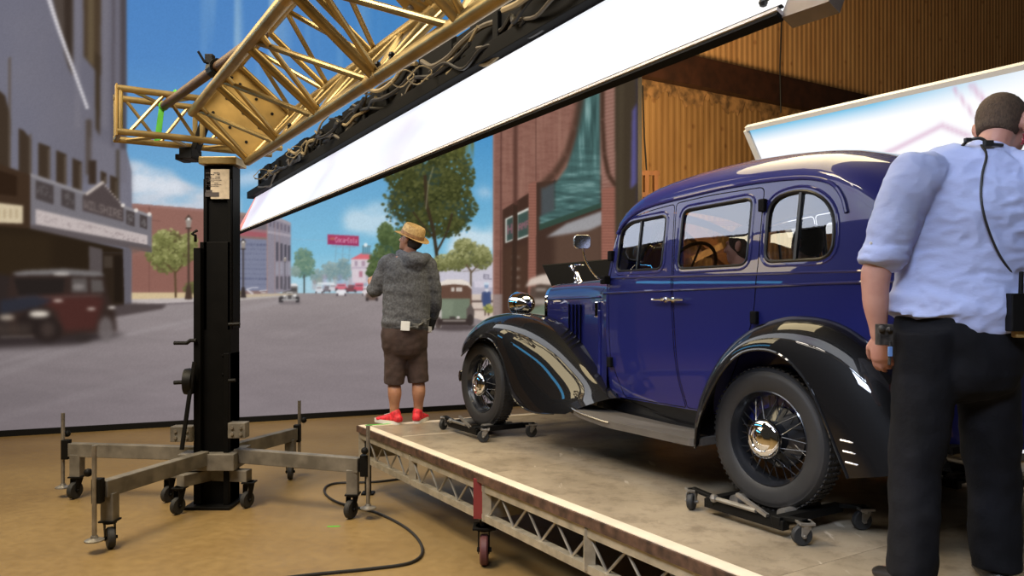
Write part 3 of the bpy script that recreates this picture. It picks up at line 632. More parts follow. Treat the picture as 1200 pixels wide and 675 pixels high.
# ================================================================ rolling deck units
M_DECK = pm('scuffed_deck_paint', (.33, .27, .19), .48, col2=(.24, .195, .135), vscale=2.6, detail=8, bump=.12, bscale=16)
_nt = M_DECK.node_tree; _b = _nt.nodes['Principled BSDF']; _old = _b.inputs['Base Color'].links[0].from_socket
_tc = _nt.nodes.new('ShaderNodeTexCoord'); _n = _nt.nodes.new('ShaderNodeTexNoise'); _n.inputs['Scale'].default_value = 7.0; _n.inputs['Detail'].default_value = 9; _n.inputs['Roughness'].default_value = .75; _nt.links.new(_tc.outputs['Object'], _n.inputs['Vector'])
_r = _nt.nodes.new('ShaderNodeValToRGB'); _r.color_ramp.elements[0].position = .36; _r.color_ramp.elements[0].color = (.55, .52, .5, 1); _r.color_ramp.elements[1].position = .52; _r.color_ramp.elements[1].color = (1, 1, 1, 1); _nt.links.new(_n.outputs['Fac'], _r.inputs['Fac'])
_m = _nt.nodes.new('ShaderNodeMix'); _m.data_type = 'RGBA'; _m.blend_type = 'MULTIPLY'; _m.inputs['Factor'].default_value = .75; _nt.links.new(_old, _m.inputs['A']); _nt.links.new(_r.outputs['Color'], _m.inputs['B'])
_mp = _nt.nodes.new('ShaderNodeMapping'); _mp.inputs['Scale'].default_value = (9, 1.6, 1); _mp.inputs['Rotation'].default_value = (0, 0, .9); _nt.links.new(_tc.outputs['Object'], _mp.inputs['Vector'])
_n2 = _nt.nodes.new('ShaderNodeTexNoise'); _n2.inputs['Scale'].default_value = 2.2; _n2.inputs['Detail'].default_value = 7; _nt.links.new(_mp.outputs['Vector'], _n2.inputs['Vector'])
_r2 = _nt.nodes.new('ShaderNodeValToRGB'); _r2.color_ramp.elements[0].position = .68; _r2.color_ramp.elements[0].color = (0, 0, 0, 1); _r2.color_ramp.elements[1].position = .74; _r2.color_ramp.elements[1].color = (.6, .6, .6, 1); _nt.links.new(_n2.outputs['Fac'], _r2.inputs['Fac'])
_m2 = _nt.nodes.new('ShaderNodeMix'); _m2.data_type = 'RGBA'; _nt.links.new(_r2.outputs['Color'], _m2.inputs['Factor']); _nt.links.new(_m.outputs['Result'], _m2.inputs['A']); _m2.inputs['B'].default_value = (.55, .48, .38, 1); _nt.links.new(_m2.outputs['Result'], _b.inputs['Base Color'])
M_NOSE = pm('worn_brown_deck_edge', (.075, .040, .026), .6, var=.6, vscale=14)
M_ALU = pm('weathered_aluminium', (.42, .38, .30), .45, metal=.5, var=.2, vscale=12)
M_RED = pm('red_marked_steel', (.22, .03, .03), .5)
M_REDW = pm('dark_red_caster_tread', (.10, .03, .03), .6)
A0, A1 = 2.31, 6.05
def far_t(a): return 6.24 - .115 * (a - A0)
def deck_unit(t0, t1, label, far=False):
    u = thing('stage_deck', label, 'stage deck', ant((A0 + A1) / 2, (t0 + t1) / 2, 0), group='rolling stage deck units')
    q = [ant(A0, t0, 0), ant(A1, t0, 0), ant(A1, far_t(A1) if far else t1, 0), ant(A0, t1, 0)]
    MB().prism([p + UZ * (PLAT - .03) for p in q], UZ * .03).build('deck_board', M_DECK, u, smooth=None)
    # cream strip along the open side, brown edge under it
    MB().bar(ant(A0 + .045, t0, PLAT + .002), ant(A0 + .040, t1, PLAT + .002), .075, .006).build('edge_strip', M_CREAM, u, smooth=None)
    MB().bar(ant(A0 - .006, t0, PLAT - .022), ant(A0 - .006, t1, PLAT - .022), .014, .05).build('edge_board', M_NOSE, u, smooth=None)
    if far:
        MB().prism([ant(A0 + .1, t1 - .02 - .002, PLAT), ant(A0 + .1, t1 - .1, PLAT), ant(A1, far_t(A1) - .1, PLAT), ant(A1, far_t(A1) - .02, PLAT)], UZ * .005).build('edge_strip', M_CREAM, u, smooth=None)
        MB().prism([ant(A0 + .12, t1 - .66, PLAT), ant(A0 + .12, t1 - .672, PLAT), ant(A0 + 1.0, t1 - .762, PLAT), ant(A0 + 1.0, t1 - .75, PLAT)], UZ * .002).build('seam', M_CREAM, u, smooth=None)
    for aa, vis in ((A0 + .03, True), (A1 - .03, False)):
        MB().bar(ant(aa, t0 + .01, PLAT - .075), ant(aa, t1 - .01, PLAT - .075), .05, .055).build('top_rail', M_ALU, u, smooth=None)
        MB().bar(ant(aa, t0 + .01, PLAT - .262), ant(aa, t1 - .01, PLAT - .262), .05, .042).build('bottom_rail', M_ALU, u, smooth=None)
        L = t1 - t0
        for i, f in enumerate((0, .5, 1)):
            tt_ = t0 + .03 + (L - .06) * f
            p_ = MB().bar(ant(aa, tt_, PLAT - .27), ant(aa, tt_, PLAT - .06), .055, .055).build('post', M_ALU, u, smooth=None)
        n = 14
        for i in range(n):
            ta = t0 + .06 + (L - .12) * i / n; tb = t0 + .06 + (L - .12) * (i + 1) / n
            za, zb = (PLAT - .245, PLAT - .1) if i % 2 == 0 else (PLAT - .1, PLAT - .245)
            MB().cyl(ant(aa, ta, za), ant(aa, tb, zb), .008, 6).build('lattice_rod', M_STEEL, u)
    for tt_ in (t0, t1 if not far else t1):
        MB().bar(ant(A0 + .03, tt_ + (.03 if tt_ == t0 else -.03), PLAT - .17), ant(A1 - .03, (tt_ + .03) if tt_ == t0 else ((far_t(A1) if far else t1) - .03), PLAT - .17), .04, .2).build('end_rail', M_ALU, u, smooth=None)
    for aa in (A0 + .06, (A0 + A1) / 2, A1 - .1):
        tt_ = t0 + .06 if not far else t0 + .05
        lg = MB().cyl(ant(aa, tt_, .2), ant(aa, tt_, PLAT - .1), .03, 10).build('leg', M_DARK, u)
        caster(u, ant(aa, tt_, .235), .235, .095, -AD * .8 - AN * .5, M_DARK, M_REDW, .05)
        if far:
            MB().cyl(ant(aa, t1 - .08, .0), ant(aa, t1 - .08, PLAT - .1), .028, 10).build('leg', M_DARK, u)
            MB().box(ant(aa, t1 - .08, .008), (.1, .1, .016)).build('leg_foot', M_DARK, u)
    return u
u1 = deck_unit(4.12, 6.24, 'far stage deck unit that the man in the hat stands on', True)
label_part(MB().bar(ant(A0 + .02, 4.16, PLAT - .275), ant(A0 + .02, 4.16, PLAT - .03), .075, .075).build('corner_post', M_RED, u1, smooth=None), 'red marked corner post')
u2 = deck_unit(2.0, 4.118, 'middle stage deck unit under the rear wheel of the blue car')
u3 = deck_unit(-.12, 1.998, 'nearest stage deck unit that the man in the blue shirt stands on')
# ================================================================ lifting tower
PCX = -2.36; PCY = 6.19
tw = thing('lifting_tower', 'black telescopic lifting tower on four grey outriggers carrying the gold truss', 'lifting tower', (PCX, PCY, 0))
def pbox(x0, x1, y0, y1, z0, z1): return MB().box(((x0 + x1) / 2, (y0 + y1) / 2, (z0 + z1) / 2), (x1 - x0, y1 - y0, z1 - z0))
X0 = (229 - 600) / 900 * 6.08; X1 = (269.5 - 600) / 900 * 6.08
o = MB()
o.box(((X0 + X1) / 2 + .015, PCY, 1.06), (X1 - X0 - .03, .2, 2.08)); o.box((X0 + .03, PCY - .02, 1.04), (.055, .27, 2.02)); o.box((X1 - .02, PCY - .02, .62), (.04, .25, 1.2))
for z in (.25, .42, 1.05, 1.2): o.cyl((X1 - .06, PCY - .1, z), (X1 - .06, PCY - .11, z), .009, 8)
o.build('outer_mast', M_MAST, tw, bevel=.004)
o = MB(); XI0 = (238 - 600) / 900 * 6.1; XI1 = (272 - 600) / 900 * 6.1
o.box(((XI0 + XI1) / 2, PCY + .01, 2.06), (XI1 - XI0, .17, 1.3)); o.box((XI0 + .02, PCY - .085, 2.0), (.03, .03, 1.2)); o.box((XI1 - .02, PCY - .085, 2.0), (.03, .03, 1.2)); o.build('inner_mast', M_MAST, tw, bevel=.004)
M_PAPER = pm('faded_paper_label', (.52, .44, .33), .7, var=.15, vscale=20); M_INK = pm('label_ink', (.06, .05, .05), .7)
o = MB().box(((247.5 + 271) / 2 / 900 * 6.1 - 600 / 900 * 6.1 - .004, PCY - .104, CAM_H + (350 - 216) / 900 * 6.1), (.148, .004, .235)); lb = o.build('instruction_label', M_PAPER, tw, smooth=None)
o = MB(); lx0 = -2.39; lz = 2.558
rl = random.Random(4)
for row in range(9):
    x = -2.445 + .012
    while x < -2.445 + .12:
        wd = .006 + .014 * rl.random()
        if rl.random() < .75: o.box((x + wd / 2 + .008, PCY - .107, 2.645 - row * .012 - (0 if row < 2 else .008)), (wd, .002, .0075 if row < 2 else .004))
        x += wd + .004
o.box((-2.375, PCY - .107, 2.475), (.11, .002, .035)); o.box((-2.4, PCY - .107, 2.5), (.05, .002, .02)); o.build('printed_marks', M_INK, lb, smooth=None)
# saddle on top
o = MB(); o.box((-2.33, PCY, 2.745), (.30, .24, .06)); o.build('saddle_bar', M_GOLD, tw, bevel=.006)
o = MB(); o.box((-2.57, PCY - .05, 2.80), (.10, .2, .09)); o.box((-2.63, PCY - .05, 2.77), (.06, .16, .045)); o.bar((-2.55, PCY - .02, 2.82), (-2.42, PCY - .06, 3.14), .07, .05); o.build('saddle_bracket', M_DARK, tw, bevel=.004)
# winch, cranks, brackets
def pt(px, py, Y=6.02): return at(px, py, Y)
o = MB(); o.lathe([(.02, -.03), (.1, -.03), (.105, 0), (.1, .03), (.02, .03)], pt(221.5, 447), (1, .15, 0), 20); o.build('winch_drum', M_DARK, tw)
o = MB(); o.tube([pt(224, 448), pt(212, 448), pt(204, 448.5)], .016, 8); o.build('crank_handle', M_DARK, tw)
o = MB(); o.tube([pt(230, 399), pt(223, 399), pt(219, 402), pt(204, 402)], .015, 8); o.build('crank_handle', M_DARK, tw)
for y in (380, 446): MB().tube([pt(268, y), pt(281 if y == 380 else 276, y - .5)], .014, 8).build('locking_pin', M_DARK, tw)
o = MB(); o.tube([pt(228, 424, 5.98), pt(221, 470, 5.95), pt(213, 527, 5.9)], .018, 8); o.build('brace_rod', M_DARK, tw)
o = MB(); o.tube([pt(229, 283, 6.0), pt(229, 276, 5.98), pt(225, 274, 5.97), pt(231, 270, 6.0)], .012, 6); o.build('cable_guide', M_DARK, tw)
for (xa, xb, ya, yb) in ((202.5, 228.5, 497.5, 518), (269.5, 290, 493, 514)):
    a, b_ = pt(xa, (ya + yb) / 2, 6.05), pt(xb, (ya + yb) / 2, 6.05)
    o = MB(); o.box((a + b_) / 2, ((b_ - a).x, .1, .12)); bp_ = o.build('side_bracket', M_GREYP, tw, bevel=.004)
    for f in (.25, .75):
        for dz in (-.025, .025): MB().cyl(a.lerp(b_, f) + V((0, -.045, dz)), a.lerp(b_, f) + V((0, -.062, dz)), .013, 8).build('bolt', M_STEEL, bp_)
MB().box((PCX - .02, PCY, .012), (.36, .42, .024)).build('base_plate', M_DARK, tw, bevel=.003)
hubz = .37
MB().box((PCX - .03, PCY, hubz), (.44, .4, .13)).build('hub_frame', M_GREYP, tw, bevel=.005)
for (cx, cy) in ((-2.55, 5.9), (-2.08, 6.08), (-2.78, 6.25)):
    st_ = MB().bar((PCX - .05, PCY - .05, .25), (cx, cy, .25), .09, .09).build('stub_beam', M_GREYP, tw, bevel=.004)
    caster(st_, (cx, cy, .205), .205, .065, (-.4, -.9, 0), M_DARK, M_RUB, .04)
for (ex, ey, fo) in ((-3.60, 6.36, (-.3, -1, 0)), (-2.67, 5.10, (.6, -.8, 0)), (-1.20, 5.79, (-.4, -.9, 0)), (-2.03, 7.04, (.2, -1, 0))):
    e = V((ex, ey, 0)); c0 = V((PCX, PCY, 0)); d = (e - c0).normalized()
    arm = MB().bar(c0 + d * .17 + UZ * .40, e + d * .06 + UZ * .40, .075, .11).build('outrigger', M_GREYP, tw, bevel=.005)
    MB().box(e + UZ * .27, (.085, .085, .19)).build('drop_leg', M_GREYP, arm, bevel=.004)
    caster(arm, e + UZ * .185, .185, .07, fo, M_DARK, M_RUB, .045)
    j = e + d * .13
    MB().box(j + UZ * .40 - d * .03, (.06, .06, .16)).build('jack_sleeve', M_DARK, arm, bevel=.004)
    MB().cyl(j + UZ * .095, j + UZ * .70, .015, 10).build('jack_screw', M_STEEL, arm)
    MB().lathe([(.004, .0), (.06, .0), (.06, .008), (.025, .02), (.02, .035)], j + UZ * .08, (0, 0, 1), 16).build('jack_foot', M_STEEL, arm)
    MB().ball(j + UZ * .52 + d.cross(UZ) * .05, .028, 10).build('jack_knob', M_DARK, arm)
# ================================================================ gold trusses
def chordpt(c, t): return ant(c[0], t, CAM_H + c[1])
TA, TB_, TC_, TD = (.984, 1.40), (1.39, 1.07), (1.72, 1.476), (1.314, 1.806)
mt = thing('truss', 'gold box truss set on edge, running overhead from the tower', 'truss', chordpt(TB_, 6.18))
T1, T0 = 6.18, .4
for c in (TA, TB_, TC_, TD): MB().cyl(chordpt(c, T1), chordpt(c, T0), .034, 16).build('chord', M_GOLD, mt)
bay = .88; ts = [T1 - .03 - bay * i for i in range(7)]
faces = [(TA, TB_), (TB_, TC_), (TC_, TD), (TD, TA)]
for fi, (p_, q_) in enumerate(faces):
    for i, t in enumerate(ts):
        MB().cyl(chordpt(p_, t), chordpt(q_, t), .027 if fi == 0 else .021, 12).build('brace', M_GOLD, mt)
        if i < len(ts) - 1:
            if fi == 0:
                MB().cyl(chordpt(p_, t - bay * .12), chordpt(q_, t - bay * .93), .0175, 10).build('brace', M_GOLD, mt)
                MB().cyl(chordpt(p_, t - bay * .30), chordpt(q_, t - bay * .04), .0155, 10).build('brace', M_GOLD, mt) if i < 5 else None
            elif fi in (1, 2):
                MB().cyl(chordpt(p_, t - bay * .05), chordpt(q_, t - bay * .5), .0165, 8).build('brace', M_GOLD, mt)
                MB().cyl(chordpt(q_, t - bay * .5), chordpt(p_, t - bay * .95), .0165, 8).build('brace', M_GOLD, mt)
            else:
                MB().cyl(chordpt(p_, t - bay * .05), chordpt(q_, t - bay * .95), .0165, 8).build('brace', M_GOLD, mt)
def gusset(p_, q_, ta, tb, off):
    nrm_ = (chordpt(q_, 0) - chordpt(p_, 0)).cross(AD).normalized()
    mb = MB(); mb.prism([chordpt(p_, ta), chordpt(q_, ta), chordpt(q_, tb), chordpt(p_, tb)], nrm_ * .008)
    g = mb.build('gusset_plate', M_GOLDD, mt, smooth=None)
    for u_ in (.15, .5, .85):
        for w_ in (.15, .5, .85):
            c = chordpt(p_, ta + (tb - ta) * w_).lerp(chordpt(q_, ta + (tb - ta) * w_), u_); MB().cyl(c - nrm_ * .02, c + nrm_ * .028, .016, 8).build('bolt', M_STEEL, g)
ep = MB(); ep.prism([chordpt(c, 6.165) for c in (TA, TB_, TC_, TD)], AD * .012); epo = ep.build('end_plate', M_GOLDD, mt, smooth=None)
for u_ in (.2, .5, .8):
    for w_ in (.2, .5, .8):
        c = chordpt(TA, 6.165).lerp(chordpt(TB_, 6.165), u_).lerp(chordpt(TD, 6.165).lerp(chordpt(TC_, 6.165), u_), w_); hole = (round(u_ * 10 + w_ * 10) % 3 == 1)
        MB().cyl(c + AD * .004, c - AD * (.004 if hole else .018), .012 if hole else .018, 10).build('bolt_hole' if hole else 'bolt', M_BLACK if hole else M_STEEL, epo)
for c in (TA, TB_, TC_, TD):
    for t in (3.53,): MB().cyl(chordpt(c, t - .08), chordpt(c, t + .08), .035, 12).build('coupler', M_GOLDD, mt)
gusset(TC_, TD, 3.75, 3.3, 0)
def hpin(c, t):
    b0 = chordpt(c, t); mb = MB(); mb.cyl(b0 + UZ * .0 + AN * .02, b0 + UZ * .09 + AN * .05, .01, 8); mb.ball(b0 + UZ * .1 + AN * .053, .017, 8); mb.build('clevis_pin', M_DARK, mt)
for t in (5.2, 4.6, 3.62, 3.44): hpin(TB_, t)
hpin(TA, 3.9)
# short truss lying across the tower head
ht = thing('truss', 'short gold truss lying level across the head of the black tower', 'truss', ant(1.0, 6.6, 2.88))
HA0, HA1, HT0, HT1, HZ0, HZ1 = .50, 1.72, 6.43, 6.76, 2.90, 3.225
hc = [(HT0, HZ0), (HT0, HZ1), (HT1, HZ1), (HT1, HZ0)]
for (t, z) in hc: MB().cyl(ant(HA0, t, z), ant(HA1, t, z), .026, 12).build('chord', M_GOLD, ht)
for i in range(4):
    (ta, za), (tb, zb) = hc[i], hc[(i + 1) % 4]
    for k in range(3):
        a0 = HA0 + .02 + k * .58
        MB().cyl(ant(a0, ta, za), ant(a0, tb, zb), .02, 10).build('brace', M_GOLD, ht)
        if k < 2:
            MB().cyl(ant(a0 + .06, ta, za), ant(a0 + .31, tb, zb), .014, 8).build('brace', M_GOLD, ht); MB().cyl(ant(a0 + .31, tb, zb), ant(a0 + .53, ta, za), .014, 8).build('brace', M_GOLD, ht)
MB().prism([ant(HA0 - .01, HT0 - .02, HZ0 - .03), ant(HA0 - .01, HT0 + .06, HZ0 - .03), ant(HA0 - .01, HT0 + .06, HZ1 + .03), ant(HA0 - .01, HT0 - .02, HZ1 + .03)], AN * .012).build('end_plate', M_GOLDD, ht, smooth=None)
# ---- brown scaffold pipe clamped under the truss
pe = at(191, 125, 6.05); pc = at(253, 80, 4.93); po = pc + (pc - pe) * .62
sp_ = thing('scaffold_pipe', 'dark brown scaffold pipe clamped alongside the gold truss, green tape at its end', 'pipe', pe)
M_PIPE = pm('brown_pipe', (.075, .034, .012), .55, metal=.0, var=.25, vscale=10)
MB().cyl(pe, po, .033, 14).build('pipe', M_PIPE, sp_)
o = MB(); dd = (po - pe).normalized(); o.lathe([(.036, -.05), (.055, -.05), (.055, .05), (.036, .05)], pc, dd, 12, close=True); o.box(pc + V((-.03, -.02, .05)), (.05, .05, .06)); o.cyl(pc + V((-.05, -.05, .02)), pc + V((-.09, -.06, .09)), .009, 6); o.cyl(pc + V((.05, -.02, -.05)), pc + V((.12, -.03, -.07)), .009, 6); o.box(pc + V((.03, .02, -.03)), (.08, .08, .09)); o.build('clamp', M_DARK, sp_, bevel=.003)
tp = MB(); tp.cyl(pe + dd * .005, pe + dd * .05, .0355, 14); t0_ = pe + V((-.02, -.03, -.02)); tp.prism([t0_, t0_ + V((.045, 0, .01)), t0_ + V((.015, 0, -.25)), t0_ + V((-.035, 0, -.255))], V((0, .003, 0))); tp.prism([t0_ + V((0, -.004, 0)), t0_ + V((.06, -.004, .05)), t0_ + V((.16, -.004, .13)), t0_ + V((.13, -.004, .15))], V((0, .003, 0))); label_part(tp.build('tape', M_GREEN, sp_), 'bright green tape end')
# ================================================================ LED strip slung under the truss
VX1 = 89.0; th1 = math.atan((CX - VX1) / F); D1 = V((-math.sin(th1), math.cos(th1), 0)); N1 = V((math.cos(th1), math.sin(th1), 0))
KQ = 1.46
def q1(a, t, b): return N1 * (a * KQ) + D1 * (t * KQ) + UZ * (CAM_H + b * KQ)
TF, TN = 6.91, 1.04
lo_f, lo_n, up_f, up_n = q1(1.2, TF, .559), q1(1.2, TN, .559), q1(1.363, TF, .881), q1(1.363, TN, .881)
pn = (up_f - lo_f).cross(D1).normalized()
if pn.x > 0: pn = -pn          # faces the viewer's side
def led_mat(name, tint, seed, strength=1.0, cyan=False):
    m, nt, b = new_mat(name); tc = nt.nodes.new('ShaderNodeTexCoord')
    mp = nt.nodes.new('ShaderNodeMapping'); mp.inputs['Scale'].default_value = (1, 1, 1.6); mp.inputs['Location'].default_value = (seed, seed * .7, 0); nt.links.new(tc.outputs['Object'], mp.inputs['Vector'])
    n = nt.nodes.new('ShaderNodeTexNoise'); n.inputs['Scale'].default_value = .8; n.inputs['Detail'].default_value = 2; nt.links.new(mp.outputs['Vector'], n.inputs['Vector'])
    r = nt.nodes.new('ShaderNodeValToRGB'); e = r.color_ramp.elements
    e[0].position = .3; e[0].color = (*tint, 1); e[1].position = .62; e[1].color = (.98, .98, 1.0, 1)
    x = e.new(.45); x.color = (.86, .90, .98, 1)
    nt.links.new(n.outputs['Fac'], r.inputs['Fac']); nt.links.new(r.outputs['Color'], b.inputs['Emission Color']); b.inputs['Emission Strength'].default_value = strength
    b.inputs['Base Color'].default_value = (.05, .05, .05, 1); b.inputs['Roughness'].default_value = .5
    return m
M_LED1 = led_mat('white_led_picture', (.72, .66, .80), 3.1, 1.02)
M_FR1 = pm('pale_panel_edge', (.62, .58, .56), .5)
M_FRAME = pm('brown_grey_panel_frame', (.20, .155, .125), .5, var=.2)
upd = (up_f - lo_f).normalized()
lp = thing('light_panel', 'long bright white LED panel slung below the gold truss', 'light panel', lo_f)
mb = MB(); ins = .006
nseg = 24; rws = []
for k in range(5):
    rws.append([(lo_f.lerp(lo_n, i / nseg)).lerp(up_f.lerp(up_n, i / nseg), k / 4) + pn * .004 for i in range(nseg + 1)])
mb.grid(rws); mb.build('led_face', M_LED1, lp, smooth=None)
mb = MB(); mb.grid([[p_ - pn * .022 for p_ in r_] for r_ in rws]); label_part(mb.build('led_face', led_mat('car_side_led_picture', (.60, .50, .68), 1.3, 3.4), lp, smooth=None), 'LED face turned to the car')
mb = MB(); mb.prism([lo_f, lo_n, up_n, up_f], -pn * .012); mb.build('casing', M_FRAME, lp, smooth=None)
mb = MB(); mb.bar(lo_f - upd * .008 + pn * .012, lo_n - upd * .008 + pn * .012, .03, .012, up=upd); mb.build('lower_frame', M_FR1, lp, smooth=None)
mb = MB(); mb.bar(lo_f - upd * .02 + pn * .006, lo_n - upd * .02 + pn * .006, .03, .012, up=upd); mb.build('lower_seal', M_BLACK, lp, smooth=None)
mb = MB(); mb.bar(lo_f + upd * .012 + pn * .012, lo_n + upd * .012 + pn * .012, .012, .004, up=upd); mb.build('dark_line', M_BLACK, lp, smooth=None)  # thin black bar along the lower edge of the lit face
mb = MB(); mb.prism([lo_n - D1 * .0 - upd * .02, lo_n - D1 * .16 - upd * .03, lo_n.lerp(up_n, 1.0) - D1 * .16, up_n], -pn * .05); mb.build('end_frame', M_FRAME, lp, smooth=None)
mb = MB(); mb.ball(lo_n + D1 * .08 + upd * .05 + pn * .02, .014, 8); mb.tube([lo_n + D1 * .07 + upd * .05 + pn * .02, lo_n - D1 * .02 + upd * .1 + pn * .03, lo_n - D1 * .1 + upd * .2 + pn * .02], .004, 6); mb.build('end_cable', M_CABLE, lp)
M_PINK = pm('self_lit_pink_film', (.75, .28, .27), .4, emit=(.8, .35, .34), estr=.35)  # film given its own glow in place of panel light coming through
mb = MB(); mb.prism([lo_f + pn * .008, lo_f - D1 * .28 + upd * .01 + pn * .008, lo_f.lerp(up_f, .95) - D1 * .05 + pn * .008, up_f + pn * .008], pn * .003); label_part(mb.build('corner_film', M_PINK, lp, smooth=None), 'pale pink film at the far corner')
# ---- black batten, driver boxes, cables between panel and truss
bt = thing('batten', 'black batten bar bolted along the top of the long white LED panel', 'bar', q1(1.36, 7.0, .93))
M_BATT = pm('matte_black_batten', (.003, .003, .003), .8, spec=.15)
MB().bar(q1(1.352, 7.1, .918), q1(1.352, .6, .918), .09, .085).build('bar', M_BATT, bt, bevel=.004)
for k in range(10):
    t = 6.3 - k * .6
    mb = MB(); mb.bar(q1(1.36, t, .92), q1(1.43, t, 1.09), .035, .02); mb.lathe([(.03, -.02), (.045, -.02), (.045, .02), (.03, .02)], q1(1.41, t, 1.065), AD, 10, close=True); mb.build('hanger_clamp', M_DARK, bt)
for k in range(15):
    t = 6.55 - k * .385; bxx = MB(); hgt = .26 + .035 * math.sin(k * 2.3); c = q1(1.40 + .012 * math.sin(k * 2.1), t, 1.0 + .006 * math.cos(k * 3.7)); bxx.bar(c - D1 * .26, c + D1 * .26, .12, hgt); bxx.bar(c - D1 * .1 + UZ * hgt * .5, c + D1 * .12 + UZ * hgt * .5, .08, .05); bxx.bar(c + D1 * .2 - N1 * .06, c + D1 * .26 - N1 * .06, .05, hgt * .6)
    b_ = bxx.build('driver_box', M_BATT, None, world=True, bevel=.006); tag(b_, 'black driver box tucked between gold truss and LED panel', 'box', 'driver boxes above the LED panel')
rc = random.Random(12)
M_CAB2 = pm('dusty_cable', (.075, .062, .045), .55); M_CAB3 = pm('tan_sling', (.24, .185, .10), .6)
for k in range(44):
    t = 6.75 - k * .125; a0 = 1.31 + rc.random() * .03; pts = []
    span = .35 + rc.random() * .5; z0 = .93 + rc.random() * .14
    for i in range(6):
        u = i / 5; pts.append(q1(a0 + .05 * math.sin(u * 3 + k) * rc.random() - (z0 - .93) * .0, t - span * u, z0 - .06 * math.sin(PI * u) * rc.random() + .03 * (rc.random() - .5)))
    c = MB().tube(catmull(pts, 5), (.010, .013, .016)[k % 3], 6).build('cable', (M_CABLE, M_CAB2, M_CABLE, M_CAB3)[k % 4], None)
    tag(c, ('black cable bundled in the dark gap between gold truss and LED panel', 'dusty grey brown cable bundled between gold truss and LED panel', 'black cable bundled in the dark gap between gold truss and LED panel', 'pale tan sling looped between gold truss and LED panel')[k % 4], 'cable', ('black cables over the LED panel', 'dusty cables over the LED panel', 'black cables over the LED panel', 'tan slings over the LED panel')[k % 4])
for k, (px, py, r_) in enumerate(((492, 88, 14), (472, 92, 13), (345, 178, 9), (306, 204, 8))):
    cc = at(px, py, 1035 * 1.30 * 1.40 / (px - 89)); rr_ = r_ / 900 * cc.y
    ring = [cc + V((rr_ * math.cos(2 * PI * i / 20), .03 * math.sin(i), rr_ * .62 * math.sin(2 * PI * i / 20) + rr_ * .3 * math.cos(2 * PI * i / 20))) for i in range(20)]
    c = MB().tube(ring, .0045, 6, closed=True).build('wire_loop', M_CAB3, None); tag(c, ['thin wire loop hanging at the truss, rightmost of a pair', 'thin wire loop hanging at the truss, left of a pair', 'small wire loop hanging midway along the batten', 'small wire loop near the tower end of the batten'][k], 'wire loop', 'wire loops under the truss')
# ================================================================ second LED panel beyond the car
VX2 = -11.0; th2 = math.atan((CX - VX2) / F); D2 = V((-math.sin(th2), math.cos(th2), 0)); N2 = V((math.cos(th2), math.sin(th2), 0))
def q2(a, t, b): return N2 * a + D2 * t + UZ * (CAM_H + b)
b0, t0 = 1.43, 3.515 / .827
uf = q2(5.3, t0, 1.43); lf = q2(5.3 + .18 * 3.4, t0, 1.43 - .257 * 3.4); un = q2(5.3, -.6, 1.43); ln = q2(5.3 + .18 * 3.4, -.6, 1.43 - .257 * 3.4)
p2 = thing('light_panel', 'tilted bright white LED panel standing beyond the blue car roof', 'light panel', (lf + ln) / 2 - UZ * ((lf.z + ln.z) / 2))
pn2 = (uf - lf).cross(D2).normalized()
if pn2.x > 0: pn2 = -pn2
def led2_mat():
    m, nt, b = new_mat('white_led_picture_cyan_rim'); at_ = nt.nodes.new('ShaderNodeVertexColor'); at_.layer_name = 'glow'
    nt.links.new(at_.outputs['Color'], b.inputs['Emission Color']); b.inputs['Emission Strength'].default_value = 1.0; b.inputs['Base Color'].default_value = (.05, .05, .05, 1)
    return m
NX, NZ = 200, 60; mb = MB(); rows = []; cols = []
for k in range(NZ + 1):
    r_ = []
    for i in range(NX + 1):
        r_.append((lf.lerp(ln, i / NX)).lerp(uf.lerp(un, i / NX), k / NZ) + pn2 * .004)
        u = i / NX * 4.85 * 1.0; v = (1 - k / NZ)   # metres from far end; 0 at top
        c = np.array([.96, .97, 1.0])
        cy = max(0, 1 - v / (.13)) * max(0, min(1, (2.3 - u) / 1.2)) ; c = c * (1 - cy) + np.array([.10, .50, .78]) * cy
        # faint pink picture lines: a gable and two posts
        g = 0
        for (ua, va, ub, vb, wd) in ((.75, .46, 1.15, .37, .02), (1.15, .37, 1.52, .26, .02), (1.52, .26, 1.66, .36, .025), (1.67, .03, 1.78, .38, .014), (1.78, .04, 1.86, .24, .022)):
            L2 = (ub - ua) ** 2 + ((vb - va)) ** 2; s_ = max(0, min(1, ((u - ua) * (ub - ua) + (v - va) * (vb - va)) / L2)); dd_ = math.hypot(u - ua - s_ * (ub - ua), v - va - s_ * (vb - va)); g = max(g, math.exp(-(dd_ / wd) ** 2))
        c = c * (1 - g * .7) + np.array([.66, .40, .58]) * g * .7
        cols.append((*c, 1))
    rows.append(r_)
mb.grid(rows); ob = mb.build('led_face', led2_mat(), p2, smooth=None)
ca = ob.data.color_attributes.new('glow', 'FLOAT_COLOR', 'POINT'); ca.data.foreach_set('color', np.array(cols, np.float32).ravel())
M_FR2 = pm('pale_grey_panel_frame', (.50, .48, .45), .45)
MB().prism([lf, ln, un, uf], -pn2 * .08).build('casing', M_FRAME, p2, smooth=None)
ud2 = (uf - lf).normalized()
mb = MB(); mb.bar(uf + ud2 * .018 + pn2 * .01, un + ud2 * .018 + pn2 * .01, .05, .036, up=ud2); mb.bar(uf + pn2 * .01 + D2 * .012, lf + pn2 * .01 + D2 * .012, .024, .05, up=D2); mb.build('frame', M_FR2, p2, smooth=None)
for f in (.12, .5, .88):
    c = lf.lerp(ln, f) - pn2 * .12
    MB().cyl(c + N2 * .2 - UZ * c.z, c + N2 * .2 + UZ * .55, .03, 10).build('stand_leg', M_DARK, p2); MB().cyl(c + N2 * .2 + UZ * .2, c - UZ * .0, .02, 8).build('stand_strut', M_DARK, p2); MB().box(c + N2 * .2 - UZ * (c.z - .01), (.4, .4, .02)).build('stand_foot', M_DARK, p2)
